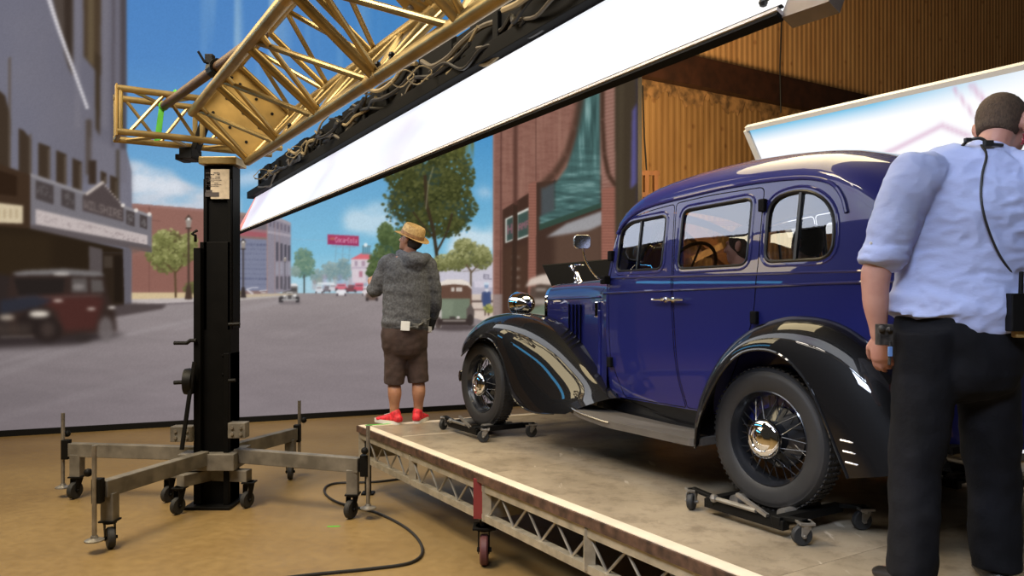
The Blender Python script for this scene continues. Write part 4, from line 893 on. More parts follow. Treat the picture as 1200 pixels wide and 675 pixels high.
# ================================================================ small things about the floor
cp = [on_floor(482, 561), on_floor(440, 566), on_floor(392, 568), on_floor(380, 577), on_floor(395, 590), on_floor(440, 602), on_floor(478, 622), on_floor(495, 645), on_floor(482, 661), on_floor(430, 669), on_floor(360, 676), on_floor(250, 690)]
c = MB().tube(catmull([p_ + UZ * .011 for p_ in cp], 8), .010, 8).build('power_cable', M_CABLE, None); tag(c, 'black power cable snaking over the floor beside the stage deck', 'cable')
for (x, y, l, rz, lab) in ((391, 617, .09, .1, 'green tape mark on the bare floor before the deck'),):
    P0 = on_floor(x, y); c = MB().box(P0 + UZ * .001, (l, .022, .002), Matrix.Rotation(rz, 3, 'Z')).build('tape_mark', M_GREEN, None, smooth=None); tag(c, lab, 'tape')
pq = at(428, 494.5, 1.08 * 900 / (494.5 - 350) ); c = MB().bar(ant(A0 + .05, 6.2, PLAT + .006), ant(A0 + .28, 6.16, PLAT + .0065), .03, .002).build('tape_mark', M_GREEN, None, smooth=None); tag(c, 'green tape mark at the far corner of the deck', 'tape')
# wooden scaffold tower far behind the car
M_WOOD = pm('orange_brown_timber', (.11, .045, .016), .6, var=.3, vscale=4, stretch=(1, 1, .3)); M_WOODL = pm('pale_timber', (.34, .20, .085), .6, var=.25, vscale=5)
sw = thing('timber_scaffold', 'brown timber stair scaffold against the ribbed wall beyond the car', 'scaffold', ant(3.6, 12.4, 0))
def wp(px, py, t=12.4):
    a_ = t; u = (px - CX) / F; a = (u * t * AD.y - t * AD.x) / (AN.x - u * AN.y); Y = a * AN.y + t * AD.y
    return V((u * Y, Y, CAM_H - (py - HY) / F * Y))
def timber(p_, q_, w, nm, mat=None): MB().bar(p_, q_, w, w * .6, up=-AD).build(nm, mat or M_WOOD, sw, smooth=None)
for px in (757, 768, 800, 838, 868): g = wp(px, 300); timber(V((g.x, g.y, 0)), wp(px, 200 if px < 780 else 262), .11, 'post')
for (a_, b_) in (((748, 203), (772, 203)), ((748, 228), (772, 229)), ((745, 262), (880, 262)), ((745, 300), (880, 300))): timber(wp(*a_), wp(*b_), .10, 'rail')
timber(wp(800, 262, 12.3), wp(880, 330, 12.3), .3, 'stair_stringer'); timber(wp(770, 262, 12.2), wp(735, 330, 12.2), .2, 'brace'); timber(wp(810, 305, 12.2), wp(845, 288, 12.2), .14, 'tread', M_WOODL)
# hanging line on the ribbed wall
c = MB().tube([wp(916, 20, 13.5), wp(914, 80, 13.5), wp(915, 132, 13.5)], .02, 6).build('hanging_line', M_CABLE, None); tag(c, 'thin dark line hanging down the brown ribbed wall', 'line')
c = MB().tube([wp(753, 100, 13.6), wp(755, 160, 13.6), wp(758, 205, 13.6)], .02, 6).build('hanging_line', M_CABLE, None); tag(c, 'thin dark line hanging beside the edge of the LED wall', 'line')
# ================================================================ the blue saloon
CROT = math.atan2(AD.y, AD.x)
car = thing('vintage_car', 'dark blue 1930s saloon with black fenders standing on wheel dollies', 'car', ant(3.79, 2.53, PLAT + .055), CROT)
CM = ROOTM[car.name].copy()
def L2W(x, y, z): return CM @ V((x, y, z))
M_BLUE = pm('deep_blue_car_paint', (.016, .020, .150), .45, coat=1.0, spec=.15, coat_rough=.02)
M_FEN = pm('black_fender_paint', (.005, .005, .006), .5, coat=1.0, spec=.1, coat_rough=.02)
M_TRIMD = pm('black_window_rubber', (.01, .01, .012), .35)
M_RUN = pm('ribbed_grey_running_board', (.10, .088, .075), .5, var=.12, vscale=30, stretch=(.2, 6, 1))
M_BRIGHT = pm('polished_bright_trim', (.62, .60, .58), .2, metal=.9)
M_TYRE = pm('dusty_tyre_rubber', (.024, .023, .023), .6, var=.12, vscale=9)
M_DRUM = pm('black_wheel_enamel', (.012, .013, .016), .3, coat=.6)
M_INT = pm('dark_brown_upholstery', (.05, .03, .02), .7)
def glass_mat(name, tint=(.93, .94, .95), k=.10):
    m = bpy.data.materials.new(name); m.use_nodes = True; nt = m.node_tree; nt.nodes.clear()
    out = nt.nodes.new('ShaderNodeOutputMaterial'); tr = nt.nodes.new('ShaderNodeBsdfTransparent'); tr.inputs['Color'].default_value = (*tint, 1)
    gl = nt.nodes.new('ShaderNodeBsdfGlossy'); gl.inputs['Roughness'].default_value = .01; gl.inputs['Color'].default_value = (.80, .86, 1.0, 1); lw = nt.nodes.new('ShaderNodeFresnel'); lw.inputs['IOR'].default_value = 1.5
    ad = nt.nodes.new('ShaderNodeMath'); ad.operation = 'ADD'; ad.inputs[1].default_value = k; ad.use_clamp = True
    mx = nt.nodes.new('ShaderNodeMixShader'); nt.links.new(lw.outputs['Fac'], ad.inputs[0]); nt.links.new(ad.outputs[0], mx.inputs['Fac']); nt.links.new(tr.outputs[0], mx.inputs[1]); nt.links.new(gl.outputs[0], mx.inputs[2]); nt.links.new(mx.outputs[0], out.inputs['Surface'])
    return m
M_GLASS = glass_mat('car_window_glass')
ysidef = smoothcurve([.38, .55, .75, 1.0, 1.12, 1.22, 1.4, 1.55, 1.66], [.66, .685, .70, .70, .695, .678, .655, .632, .612])
wf = smoothcurve([-.95, -.92, -.86, -.75, -.6, -.4, -.2, .1, .6, 1.0, 1.36], [.45, .52, .66, .79, .89, .96, .99, 1.0, 1.0, .995, .965])
ztf = smoothcurve([-.95, -.92, -.87, -.78, -.62, -.42, -.2, 0, .3, .6, .9, 1.1, 1.24, 1.32], [.50, .75, 1.02, 1.27, 1.52, 1.68, 1.775, 1.81, 1.83, 1.828, 1.80, 1.755, 1.69, 1.62])
zrf = smoothcurve([-.95, -.92, -.86, -.76, -.6, -.42, -.28, -.08, .32, .71, 1.0, 1.13, 1.24, 1.32], [.44, .6, .84, 1.06, 1.28, 1.45, 1.55, 1.615, 1.63, 1.612, 1.59, 1.562, 1.505, 1.43])
def ysurf(x, z): return ysidef(z) * wf(x)
def round_poly(pts, r, n=6):
    out = []; m = len(pts)
    for i in range(m):
        p = V((*pts[i], 0)); a = V((*pts[i - 1], 0)); b = V((*pts[(i + 1) % m], 0))
        rr = r[i] if isinstance(r, (list, tuple)) else r
        d1 = (a - p); d2 = (b - p); l1 = min(rr, d1.length * .48); l2 = min(rr, d2.length * .48)
        s = p + d1.normalized() * l1; e = p + d2.normalized() * l2
        for k in range(n + 1):
            t = k / n; out.append(tuple(((1 - t) ** 2 * s + 2 * t * (1 - t) * p + t * t * e)[:2]))
    return out
def offset_poly(pts, d):
    # shrink (d>0) towards the inside of a counter-clockwise or clockwise loop
    ar = sum(pts[i - 1][0] * pts[i][1] - pts[i][0] * pts[i - 1][1] for i in range(len(pts))); sg = 1 if ar > 0 else -1
    out = []; m = len(pts)
    for i in range(m):
        a = V((*pts[i - 1], 0)); b = V((*pts[(i + 1) % m], 0)); t = (b - a)
        if t.length < 1e-9: out.append(pts[i]); continue
        t.normalize(); nx = V((-t.y, t.x, 0)) * sg; out.append((pts[i][0] + nx.x * d, pts[i][1] + nx.y * d))
    return out
def inside(p, poly):
    x, y = p; c = False; n = len(poly); j = n - 1
    for i in range(n):
        xi, yi = poly[i]; xj, yj = poly[j]
        if (yi > y) != (yj > y) and x < (xj - xi) * (y - yi) / (yj - yi) + xi: c = not c
        j = i
    return c
def resample(poly, step):
    out = []; m = len(poly)
    for i in range(m):
        a = V((*poly[i], 0)); b = V((*poly[(i + 1) % m], 0)); n = max(1, int((b - a).length / step))
        for k in range(n): out.append(tuple(a.lerp(b, k / n)[:2]))
    return out
W_F = round_poly([(1.285, 1.195), (1.275, 1.46), (1.19, 1.508), (.842, 1.522), (.842, 1.195)], [.05, .06, .05, .05, .05])
W_R = round_poly([(.715, 1.19), (.715, 1.535), (.205, 1.552), (.205, 1.195)], .055)
W_Q = round_poly([(.10, 1.205), (.105, 1.535), (-.12, 1.565), (-.285, 1.45), (-.29, 1.205)], [.06, .10, .12, .12, .09])
D_F = round_poly([(1.21, .405), (1.325, .64), (1.345, 1.06), (1.335, 1.22), (1.305, 1.43), (1.20, 1.53), (1.0, 1.562), (.785, 1.58), (.745, 1.12), (.705, .6), (.655, .405)], [.03, .05, .05, .05, .06, .06, .1, .03, .1, .1, .02])
D_R = round_poly([(.648, .405), (.697, .6), (.737, 1.12), (.777, 1.583), (.5, 1.6), (.135, 1.60), (.128, 1.1), (.145, .9), (.30, .6), (.42, .405)], [.02, .1, .1, .03, .1, .04, .1, .1, .1, .02])
xs_st = [-.95, -.945, -.935, -.92, -.90, -.87, -.83, -.78, -.72, -.65, -.57, -.48, -.38, -.28, -.18, -.08, .04, .16, .3, .45, .6, .75, .9, 1.02, 1.12, 1.2, 1.26, 1.30]
rail = [(x, zrf(x)) for x in xs_st]
outer = [(1.36, .40), (1.365, 1.0), (1.362, 1.16), (1.345, 1.3), (1.325, 1.38)] + rail[::-1] + [(-.95, .40)]
pieces = {}
def build_side():
    loops = {'outer': resample(outer, .05), 'df': resample(D_F, .05), 'dr': resample(D_R, .05), 'dfi': resample(offset_poly(D_F, .0055), .05), 'dri': resample(offset_poly(D_R, .0055), .05), 'wf': W_F, 'wr': W_R, 'wq': W_Q}
    vs = []; es = []
    for k, lp_ in loops.items():
        o = len(vs); vs += [V((p[0], p[1])) for p in lp_]; es += [(o + i, o + (i + 1) % len(lp_)) for i in range(len(lp_))]
    for i in range(60):
        for j in range(34):
            p = (-.93 + i * .04 + (.02 if j % 2 else 0), .42 + j * .037)
            if inside(p, outer): vs.append(V(p))
    ov, oe, of, *_ = geometry.delaunay_2d_cdt(vs, es, [], 0, 1e-5)
    groups = {'body': [], 'fd': [], 'rd': [], 'gf': [], 'gr': [], 'gq': []}
    for f in of:
        c = (sum(ov[i].x for i in f) / 3, sum(ov[i].y for i in f) / 3)
        if not inside(c, outer): continue
        if inside(c, W_F): groups['gf'].append(f)
        elif inside(c, W_R): groups['gr'].append(f)
        elif inside(c, W_Q): groups['gq'].append(f)
        elif inside(c, loops['dfi']): groups['fd'].append(f)
        elif inside(c, loops['dri']): groups['rd'].append(f)
        elif inside(c, D_F) or inside(c, D_R): continue
        else: groups['body'].append(f)
    return ov, groups
SV, SG = build_side()
def side_mb(key, sgn=1, mb=None, off=0.0):
    mb = mb or MB(); used = sorted({i for f in SG[key] for i in f}); mp = {i: k for k, i in enumerate(used)}
    vs = [(SV[i].x, sgn * (ysurf(SV[i].x, SV[i].y) + off), SV[i].y) for i in used]
    return mb.add(vs, [tuple(mp[i] for i in (f if sgn < 0 else f[::-1])) for f in SG[key]])
def lbuild(mb, name, mat, parent=None, **kw): return mb.build(name, mat, parent or car, world=False, **kw)
def roof_rows():
    rows = []
    for x in xs_st:
        zr = zrf(x); zt = max(ztf(x), zr + .02); yr = ysurf(x, zr); r = []
        for k in range(25):
            th = PI * k / 24; c, s = math.cos(th), math.sin(th)
            y = yr * math.copysign(abs(c) ** .86, c); z = zr + (zt - zr) * abs(s) ** .86
            fb = max(0, min(1, (x - .85) / .45)) * .11 * (1 - (y / max(yr, .01)) ** 2)
            r.append(V((x + fb, y, z)))
        rows.append(r)
    return rows
RR = roof_rows()
mb = MB(); side_mb('body', 1, mb); side_mb('body', -1, mb)
# cowl ahead of the doors
hwf = smoothcurve([1.36, 1.5, 1.75, 2.1, 2.46], [.676, .615, .53, .45, .385]); htf = smoothcurve([1.36, 1.5, 1.9, 2.46], [1.185, 1.19, 1.18, 1.15]); hsf = smoothcurve([1.36, 1.5, 2.46], [1.0, 1.0, .985]); hbf = smoothcurve([1.36, 1.6, 2.46], [.42, .48, .55])
def hood_row(x, n=12):
    hw, ht_, hs, hb = hwf(x), htf(x), hsf(x), hbf(x); half = [(hw, hb), (hw * 1.0, hb + (hs - hb) * .5), (hw, hs)]
    for k in range(1, n + 1):
        th = PI / 2 * k / n; half.append((hw * math.cos(th) ** .72, hs + (ht_ - hs) * math.sin(th) ** .72))
    pr = .13 * max(0, min(1, (x - 1.6) / .86))
    return [V((x + pr * (1 - (y / hw) ** 2), y, z)) for y, z in half] + [V((x + pr * (1 - (y / hw) ** 2), -y, z)) for y, z in half[:-1][::-1]]
mb.grid([hood_row(x) for x in (1.36, 1.40, 1.45, 1.497)])
mb.grid([[V((-.95, s * ysurf(-.95, z), z)) for s in (-1, -.5, 0, .5, 1)] for z in (.40, .42, .44)])
body = lbuild(mb, 'body', M_BLUE, smooth=40, recalc=False)
for p_ in body.data.polygons: pass
roof = lbuild(MB().grid(RR), 'roof', M_BLUE, smooth=60)
def onside(x, z, sgn=1, off=0.0): return V((x, sgn * (ysurf(x, z) + off), z))
for sgn in (1, -1):
    for key, nm, D_, gk, Wl in (('fd', 'front', D_F, 'gf', W_F), ('rd', 'rear', D_R, 'gr', W_R)):
        d = lbuild(side_mb(key, sgn), 'door', M_BLUE, smooth=60)
        lbuild(side_mb(gk, sgn, off=-.012), 'window', M_GLASS, d, smooth=60)
        lbuild(MB().tube([onside(x, z, sgn, -.004) for x, z in offset_poly(Wl, .004)], .0085, 6, closed=True), 'window_rubber', M_TRIMD, d)
        lbuild(MB().tube([onside(x, z, sgn, -.004) for x, z in offset_poly(Wl, -.020)], .0085, 6, closed=True), 'window_moulding', M_BLUE, d)
        if key == 'fd':
            lbuild(MB().bar(onside(1.075, 1.2, sgn, -.008), onside(1.075, 1.508, sgn, -.008), .014, .012), 'vent_bar', M_TRIMD, d)
            hx0, hx1 = .865, .765
        else: hx0, hx1 = .735, .61
        hz = 1.02
        h = MB(); h.tube([onside(hx0, hz, sgn, .032), onside((hx0 + hx1) / 2, hz, sgn, .036), onside(hx1, hz, sgn, .032)], .010, 8, flat=.7); c0 = hx0 - .01 if key == 'rd' else hx1 + .02
        h.cyl(onside(c0, hz, sgn, -.004), onside(c0, hz, sgn, .036), .012, 10); h.lathe([(.02, 0), (.018, .008)], onside(c0, hz, sgn, 0), (0, sgn, 0), 12); lbuild(h, 'handle', M_CHROME, d)
        for hzz in ((1.50, .93) if key == 'rd' else (.62, 1.3)):
            hx = .128 if key == 'rd' else 1.338 - (.02 if hzz < 1 else -.0)
            lbuild(MB().box(onside(hx, hzz, sgn, .012), (.04, .03, .065)), 'hinge', M_BLACK if True else None, d, bevel=.006)
    q = lbuild(side_mb('gq', sgn, off=-.012), 'quarter_window', M_GLASS, smooth=60)
    lbuild(MB().tube([onside(x, z, sgn, -.004) for x, z in offset_poly(W_Q, .004)], .010, 6, closed=True), 'window_rubber', M_TRIMD, q)
    lbuild(MB().tube([onside(x, z, sgn, -.004) for x, z in offset_poly(W_Q, -.020)], .0085, 6, closed=True), 'window_moulding', M_BLUE, q)
    lbuild(MB().bar(onside(-.085, 1.207, sgn, -.006), onside(-.085, 1.555, sgn, -.006), .018, .016), 'divider_bar', M_TRIMD, q)
    # gutter over the doors, curling down behind the quarter window
    gp = [(1.30, 1.44), (1.24, 1.505)] + [(x, zrf(x)) for x in (1.13, 1.0, .85, .71, .5, .32, .1, -.08)] + [(-.19, 1.592), (-.265, 1.555), (-.315, 1.49), (-.34, 1.42)]
    lbuild(MB().tube(catmull([onside(x, z, sgn, .004) for x, z in gp], 4), .011, 8), 'gutter', M_BLUE)
    for za, zb in ((1.062, 1.10), (1.158, 1.148)):
        xs_ = [1.49, 1.42, 1.36, 1.1, .8, .5, .2, -.1, -.4, -.6, -.75, -.85]
        lbuild(MB().tube(catmull([V((x, sgn * (ysurf(min(x, 1.36), za) if x <= 1.36 else hwf(x)) + sgn * .001, za + (zb - za) * max(0, min(1, (1.36 - x) / 1.8)))) for x in xs_], 3), .0075, 6), 'belt_moulding', M_BLUE)
# windscreen
def ws_pt(y, f):
    z = 1.17 + f * (1.41 - 1.17); xe = float(np.interp(z, [1.16, 1.3, 1.38, 1.43], [1.362, 1.345, 1.325, 1.32])); yr = ysurf(1.33, z)
    zc = 1.18 + f * (1.60 - 1.18); k = 1 - (y * y)
    return V((xe + .10 * k - .0, y * yr, z + (zc - z) * k))
mb = MB()
for (f0, f1) in ((-.02, .08), (.90, 1.04)): mb.grid([[ws_pt(-1 + 2 * i / 16, f) for i in range(17)] for f in (f0, f1)])
for (ya, yb) in ((-1, -.9), (-.02, .02), (.9, 1)): mb.grid([[ws_pt(ya + (yb - ya) * i / 2, f / 6) for i in range(3)] for f in range(7)])
wsf = lbuild(mb, 'windscreen_frame', M_BLUE, smooth=50)
lbuild(MB().grid([[ws_pt(-.9 + 1.8 * i / 14, .08 + .82 * f / 6) for i in range(15)] for f in range(7)]), 'windscreen', M_GLASS, wsf, smooth=60)
# hood
hd = lbuild(MB().grid([hood_row(x) for x in (1.503, 1.6, 1.75, 1.9, 2.05, 2.2, 2.35, 2.46)]), 'hood', M_BLUE, smooth=50)
for sgn in (1, -1):
    for k in range(4):
        x = 2.06 - k * .065; y = hwf(x) + .004
        lbuild(MB().prism([V((x + .014, sgn * (y - .012), .70)), V((x - .014, sgn * (y + .012), .70)), V((x - .014, sgn * (y + .012), .985)), V((x + .014, sgn * (y - .012), .985))], V((0, sgn * .008, 0))), 'louvre', M_BLACK, hd, bevel=.003)
    lbuild(MB().tube(catmull([V((x, sgn * (hwf(x) + .001), hsf(x) + .035)) for x in (1.503, 1.75, 2.1, 2.46)], 4), .0055, 6), 'hood_seam', M_BLUE, hd)
    lbuild(MB().box((1.50, sgn * (hwf(1.5) + .004), .70), (.03, .02, .5)), 'hood_edge_strip', M_BLUE, hd, bevel=.005)
    lbuild(MB().box((1.53, sgn * (hwf(1.53) + .014), .955), (.035, .02, .10)), 'hood_latch', M_CHROME, hd, bevel=.006)
# radiator shell and grille
g = lbuild(MB().loft([hood_row(x) for x in (2.463, 2.50)]).loft([[p_ * 1 + V((.03, 0, 0)) - V((0, p_.y * .16, (p_.z - .8) * .14)) for p_ in hood_row(2.50)], hood_row(2.50)], cap=False), 'radiator_shell', M_CHROME, smooth=50)
gm = MB()
for k in range(17): gm.bar((2.515, -.28 + k * .035, .6), (2.515, -.28 + k * .035, 1.06), .008, .02)
lbuild(gm, 'grille_bars', M_CHROME, g)
# leaping mascot on the hood
mp = MB(); bx, bz = 2.585, 1.152
mp.lathe([(.034, 0), (.03, .012), (.014, .02)], (bx, 0, bz), (0, 0, 1), 14)
mp.tube(catmull([(bx - .06, 0, bz + .012), (bx - .03, 0, bz + .035), (bx + .0, 0, bz + .075), (bx + .035, 0, bz + .105), (bx + .075, 0, bz + .125)], 4), .012, 8, rs=[.005 + .010 * math.sin(PI * i / 16) for i in range(17)])
mp.tube([(bx + .065, 0, bz + .118), (bx + .085, 0, bz + .145), (bx + .115, 0, bz + .142)], .010, 8, rs=[.009, .011, .005])
for s in (-1, 1):
    mp.tube(catmull([(bx + .06, s * .008, bz + .11), (bx + .05, s * .012, bz + .145), (bx - .0, s * .022, bz + .155), (bx - .05, s * .03, bz + .15)], 4), .006, 6, flat=.5); mp.tube(catmull([(bx + .02, s * .008, bz + .085), (bx + .03, s * .01, bz + .05), (bx + .005, s * .01, bz + .018)], 4), .005, 6)
lbuild(mp, 'hood_mascot', M_CHROME)
# fenders
def sweep_fender(Rt, Lt, yin, yr, yl, n=10, sub=6):
    Rp = catmull([V((x, 0, z)) for x, z in Rt], sub); Lp = catmull([V((x, 0, z)) for x, z in Lt], sub); rows = []
    m = len(Rp)
    for i, (R, L) in enumerate(zip(Rp, Lp)):
        f = i / (m - 1); row = []
        yi, yR, yL = (q(f) if callable(q) else q for q in (yin, yr, yl))
        row.append(V((R.x, yi, R.z - .02))); row.append(V((R.x, yi + (yR - yi) * .6, R.z - .004)))
        for k in range(n + 1):
            a = PI / 2 * k / n; u = 1 - math.cos(a) ** .9 if False else 1 - math.cos(a); v = math.sin(a)
            row.append(V((R.x + (L.x - R.x) * u, yR + (yL - yR) * v, R.z + (L.z - R.z) * u)))
        e = row[-1]; inw = V((0, -1, 0)) ; row.append(e + V((0, -.012, .004 if True else 0))); row.append(e + V((0, -.03, .02)))
        rows.append(row)
    return rows
RF = [(3.15, .63), (3.085, .76), (2.93, .855), (2.70, .905), (2.45, .915), (2.18, .865), (1.90, .755), (1.62, .60), (1.40, .475), (1.24, .40)]
LF = [(3.13, .545), (3.03, .565), (2.90, .625), (2.72, .715), (2.52, .71), (2.37, .60), (2.28, .45), (2.19, .30), (1.95, .235), (1.56, .27)]
RB = [(.44, .28), (.445, .44), (.38, .62), (.25, .79), (.06, .905), (-.15, .945), (-.37, .90), (-.56, .75), (-.70, .54), (-.80, .33)]
LB = [(.40, .24), (.375, .36), (.31, .49), (.20, .655), (.06, .765), (-.13, .775), (-.285, .67), (-.39, .50), (-.45, .37), (-.50, .26)]
for sgn in (1, -1):
    rows = sweep_fender(RF, LF, lambda f: float(np.interp(f, [0, .4, .75, 1], [.42, .40, .52, .62])), lambda f: float(np.interp(f, [0, .15, .5, 1], [.60, .64, .64, .70])), lambda f: float(np.interp(f, [0, .12, .5, 1], [.80, .845, .865, .86])))
    ff = lbuild(MB().grid([[V((v.x, sgn * v.y, v.z)) for v in r] for r in rows]), 'front_fender', M_FEN, smooth=70)
    lip = [V((r[-3].x, sgn * r[-3].y, r[-3].z)) for r in rows]
    lbuild(MB().tube(lip[4:-2], .006, 6), 'fender_bead', M_FEN, ff)
    rows = sweep_fender(RB, LB, lambda f: .60, lambda f: .69, lambda f: float(np.interp(f, [0, .2, .8, 1], [.855, .87, .87, .86])))
    rf = lbuild(MB().grid([[V((v.x, sgn * v.y, v.z)) for v in r] for r in rows]), 'rear_fender', M_FEN, smooth=70)
    lip = [V((r[-3].x, sgn * r[-3].y, r[-3].z)) for r in rows]
    lbuild(MB().tube(lip, .007, 6), 'fender_bead', M_FEN, rf)
    for k in range(3):
        z = .42 - k * .045; lbuild(MB().tube(catmull([V((-.47 - .012 * k, sgn * .868, z)), V((-.53 - .01 * k, sgn * .850, z - .006)), V((-.60 - .01 * k, sgn * .805, z - .008))], 4), .005, 6), 'trim_bead', M_BRIGHT, rf)
    # running board
    bx_ = [(.41, .60), (.41, .855), (1.15, .865), (1.42, .858), (1.56, .83), (1.63, .76), (1.60, .69), (1.42, .64), (1.2, .61)]
    def bz_(x): return .262 + .05 * max(0, (x - 1.0) / .6) ** 2
    bp = round_poly(bx_, .05, 4); mbb = MB()
    top = [V((x, sgn * y, bz_(x) + .022)) for x, y in bp]; bot = [V((x, sgn * y, bz_(x) - .018)) for x, y in bp]; n = len(bp)
    mbb.add(top + bot, [tuple(range(n)), tuple(range(2 * n - 1, n - 1, -1))] + [(k, n + k, n + (k + 1) % n, (k + 1) % n) for k in range(n)])
    rb = lbuild(mbb, 'running_board', M_RUN, smooth=None)
    i0 = [i for i, (x, y) in enumerate(bp) if y > .72 and x > .5]; edge = [V((bp[i][0], sgn * (bp[i][1] + .004), bz_(bp[i][0]) + .016)) for i in i0]
    lbuild(MB().tube(edge, .006, 6), 'edge_trim', M_BRIGHT, rb)
    lbuild(MB().prism([V((1.36, sgn * .64, .42)), V((1.5, sgn * .60, .40)), V((1.55, sgn * .60, .30)), V((.42, sgn * .60, .255)), V((.42, sgn * .64, .41))], V((0, sgn * .012, 0))), 'splash_apron', M_FEN, smooth=None)
    # headlamp
    hx, hy, hz = 2.66, sgn * .50, .985
    h = lbuild(MB().lathe([(.005, -.125), (.035, -.12), (.07, -.09), (.088, -.04), (.093, .0), (.098, .03), (.099, .045), (.094, .055)], (hx, hy, hz), (1, 0, 0), 28), 'headlamp', M_CHROME, smooth=60)
    lbuild(MB().lathe([(.094, .05), (.06, .066), (.005, .072)], (hx, hy, hz), (1, 0, 0), 24), 'lens', pm('lamp_lens', (.75, .76, .72), .12), h, smooth=60)
    lbuild(MB().tube([(hx - .01, hy, hz - .085), (hx - .015, hy, hz - .14)], .016, 10).tube([(hx - .015, hy, .90), (hx - .015, hy, .83)], .024, 10), 'stem', M_FEN, h)
# bumpers
for x0, sg in ((3.30, 1), (-1.02, -1)):
    pts = [V((x0 - sg * .10 * abs(k / 5) ** 2.5, k * (.155 if sg > 0 else .138), .375)) for k in range(-5, 6)]
    rows = [[p_ + V((sg * .012 * math.cos(a * PI / 4), 0, .042 * math.sin(a * PI / 4 - PI / 2) * 1)) for a in range(9)] for p_ in catmull(pts, 3)]
    mbb = MB(); sec = [(0, -.045), (.014, -.03), (.02, 0), (.014, .03), (0, .045), (-.008, .03), (-.008, -.03)]
    mbb.loft([[p_ + V((sg * a, 0, b)) for a, b in sec] for p_ in catmull(pts, 3)]); bm_ = lbuild(mbb, 'bumper', M_CHROME, smooth=60)
    for s in (-1, 1): lbuild(MB().bar((x0 - sg * .02, s * .40, .37), (x0 - sg * .35, s * .36, .36), .03, .05), 'bumper_bracket', M_DRUM, bm_)
# wheels
def wheel(x, sgn):
    c = V((x, sgn * .715, .345)); ax = V((0, sgn, 0))
    prof = [(.232, -.058), (.262, -.070), (.300, -.074), (.326, -.066), (.340, -.048), (.3445, -.02), (.345, 0), (.3445, .02), (.340, .048), (.326, .066), (.318, .0675), (.314, .071), (.300, .074), (.262, .070), (.240, .064), (.232, .058)]
    t = lbuild(MB().lathe(prof, c, ax, 64, close=True), 'wheel', M_TYRE, smooth=40)
    tr = MB()
    for k in range(72):
        a = 2 * PI * k / 72; d = V((math.cos(a), 0, math.sin(a)))
        for o in (-.04, -.013, .013, .04): tr.box(c + d * .3455 + V((0, o, 0)), (.014, .02, .006), Matrix.Rotation(-a + PI / 2, 3, 'Y'))
    lbuild(tr, 'tread', M_TYRE, t, smooth=None)['kind'] = 'stuff'
    lbuild(MB().lathe([(.236, .056), (.228, .062), (.222, .05), (.216, .035), (.212, .03), (.206, .012), (.203, -.03), (.22, -.055), (.236, -.056)], c, ax, 56, close=True), 'rim', M_DRUM, t, smooth=30)
    sp = MB()
    for k in range(36):
        a = 2 * PI * k / 36; b = a + (.42 if k % 2 else -.42); out = (k // 2) % 2
        sp.cyl(c + V((math.cos(b) * .062, sgn * (.075 if out else -.02), math.sin(b) * .062)), c + V((math.cos(a) * .207, sgn * (.015 if out else .0), math.sin(a) * .207)), .0032, 5)
    lbuild(sp, 'spokes', M_DRUM, t)
    lbuild(MB().lathe([(.005, .07), (.06, .07), (.075, .05), (.08, .0), (.13, -.02), (.15, -.03), (.15, -.06), (.005, -.06)], c, ax, 36), 'hub', M_DRUM, t, smooth=40)
    hc_ = lbuild(MB().lathe([(.094, .062), (.097, .080), (.092, .092), (.080, .100), (.060, .104), (.056, .1005), (.04, .108), (.024, .111), (.022, .1085), (.004, .110)], c, ax, 36), 'hub_cap', M_CHROME, t, smooth=50)
    return t
for x in (0, 2.83):
    for s in (1, -1): wheel(x, s)
# mirror, steering wheel, inside
mr = lbuild(MB().tube(catmull([(1.345, .705, 1.14), (1.35, .76, 1.16), (1.37, .82, 1.24), (1.38, .845, 1.31), (1.375, .85, 1.345)], 5), .006, 8), 'mirror_arm', M_CHROME)
mm = MB(); fcp = round_poly([(-.055, -.045), (.055, -.045), (.055, .045), (-.055, .045)], .03, 5); dir_ = Matrix.Rotation(math.radians(-22), 3, 'Z')
def mrow(s, dx): return [V((1.375, .86, 1.385)) + dir_ @ V((dx, y * s, z * s)) for y, z in fcp]
mm.loft([mrow(.3, .05), mrow(.75, .038), mrow(.97, .015), mrow(1, -.004), mrow(.93, -.008)]); lbuild(mm, 'mirror_head', M_BRIGHT, mr, smooth=50)
lbuild(MB().add([tuple(v + dir_ @ V((-.006, 0, 0))) for v in mrow(.92, -.004)], [tuple(range(len(fcp)))]), 'mirror_glass', pm('mirror_glass', (.66, .70, .78), .08, metal=1), mr, smooth=None)
lbuild(MB().box((1.345, .70, 1.145), (.05, .05, .055)), 'mirror_base', M_BLACK, mr, bevel=.008)
sw_ = lbuild(MB().tube([V((.98, .32, 1.19)) + Matrix.Rotation(math.radians(-30), 3, 'Y') @ V((0, .205 * math.cos(2 * PI * k / 32), .205 * math.sin(2 * PI * k / 32))) for k in range(32)], .011, 8, closed=True), 'steering_wheel', M_BLACK)
sm = MB(); cc = V((.98, .32, 1.19))
for k in range(3): a = 2 * PI * k / 3 + PI / 2; sm.cyl(cc, cc + Matrix.Rotation(math.radians(-30), 3, 'Y') @ V((0, .2 * math.cos(a), .2 * math.sin(a))), .007, 6)
sm.cyl(cc, cc + V((.45, 0, -.30)), .02, 8); lbuild(sm, 'steering_column', M_BLACK, sw_)
im = MB(); im.box((1.30, 0, 1.10), (.12, 1.26, .13)); im.box((1.36, 0, .78), (.03, 1.24, .6)); lbuild(im, 'dashboard', M_INT, bevel=.01)
lbuild(MB().box((.30, 0, .40), (2.2, 1.2, .03)), 'floor_pan', M_BLACK, smooth=None)
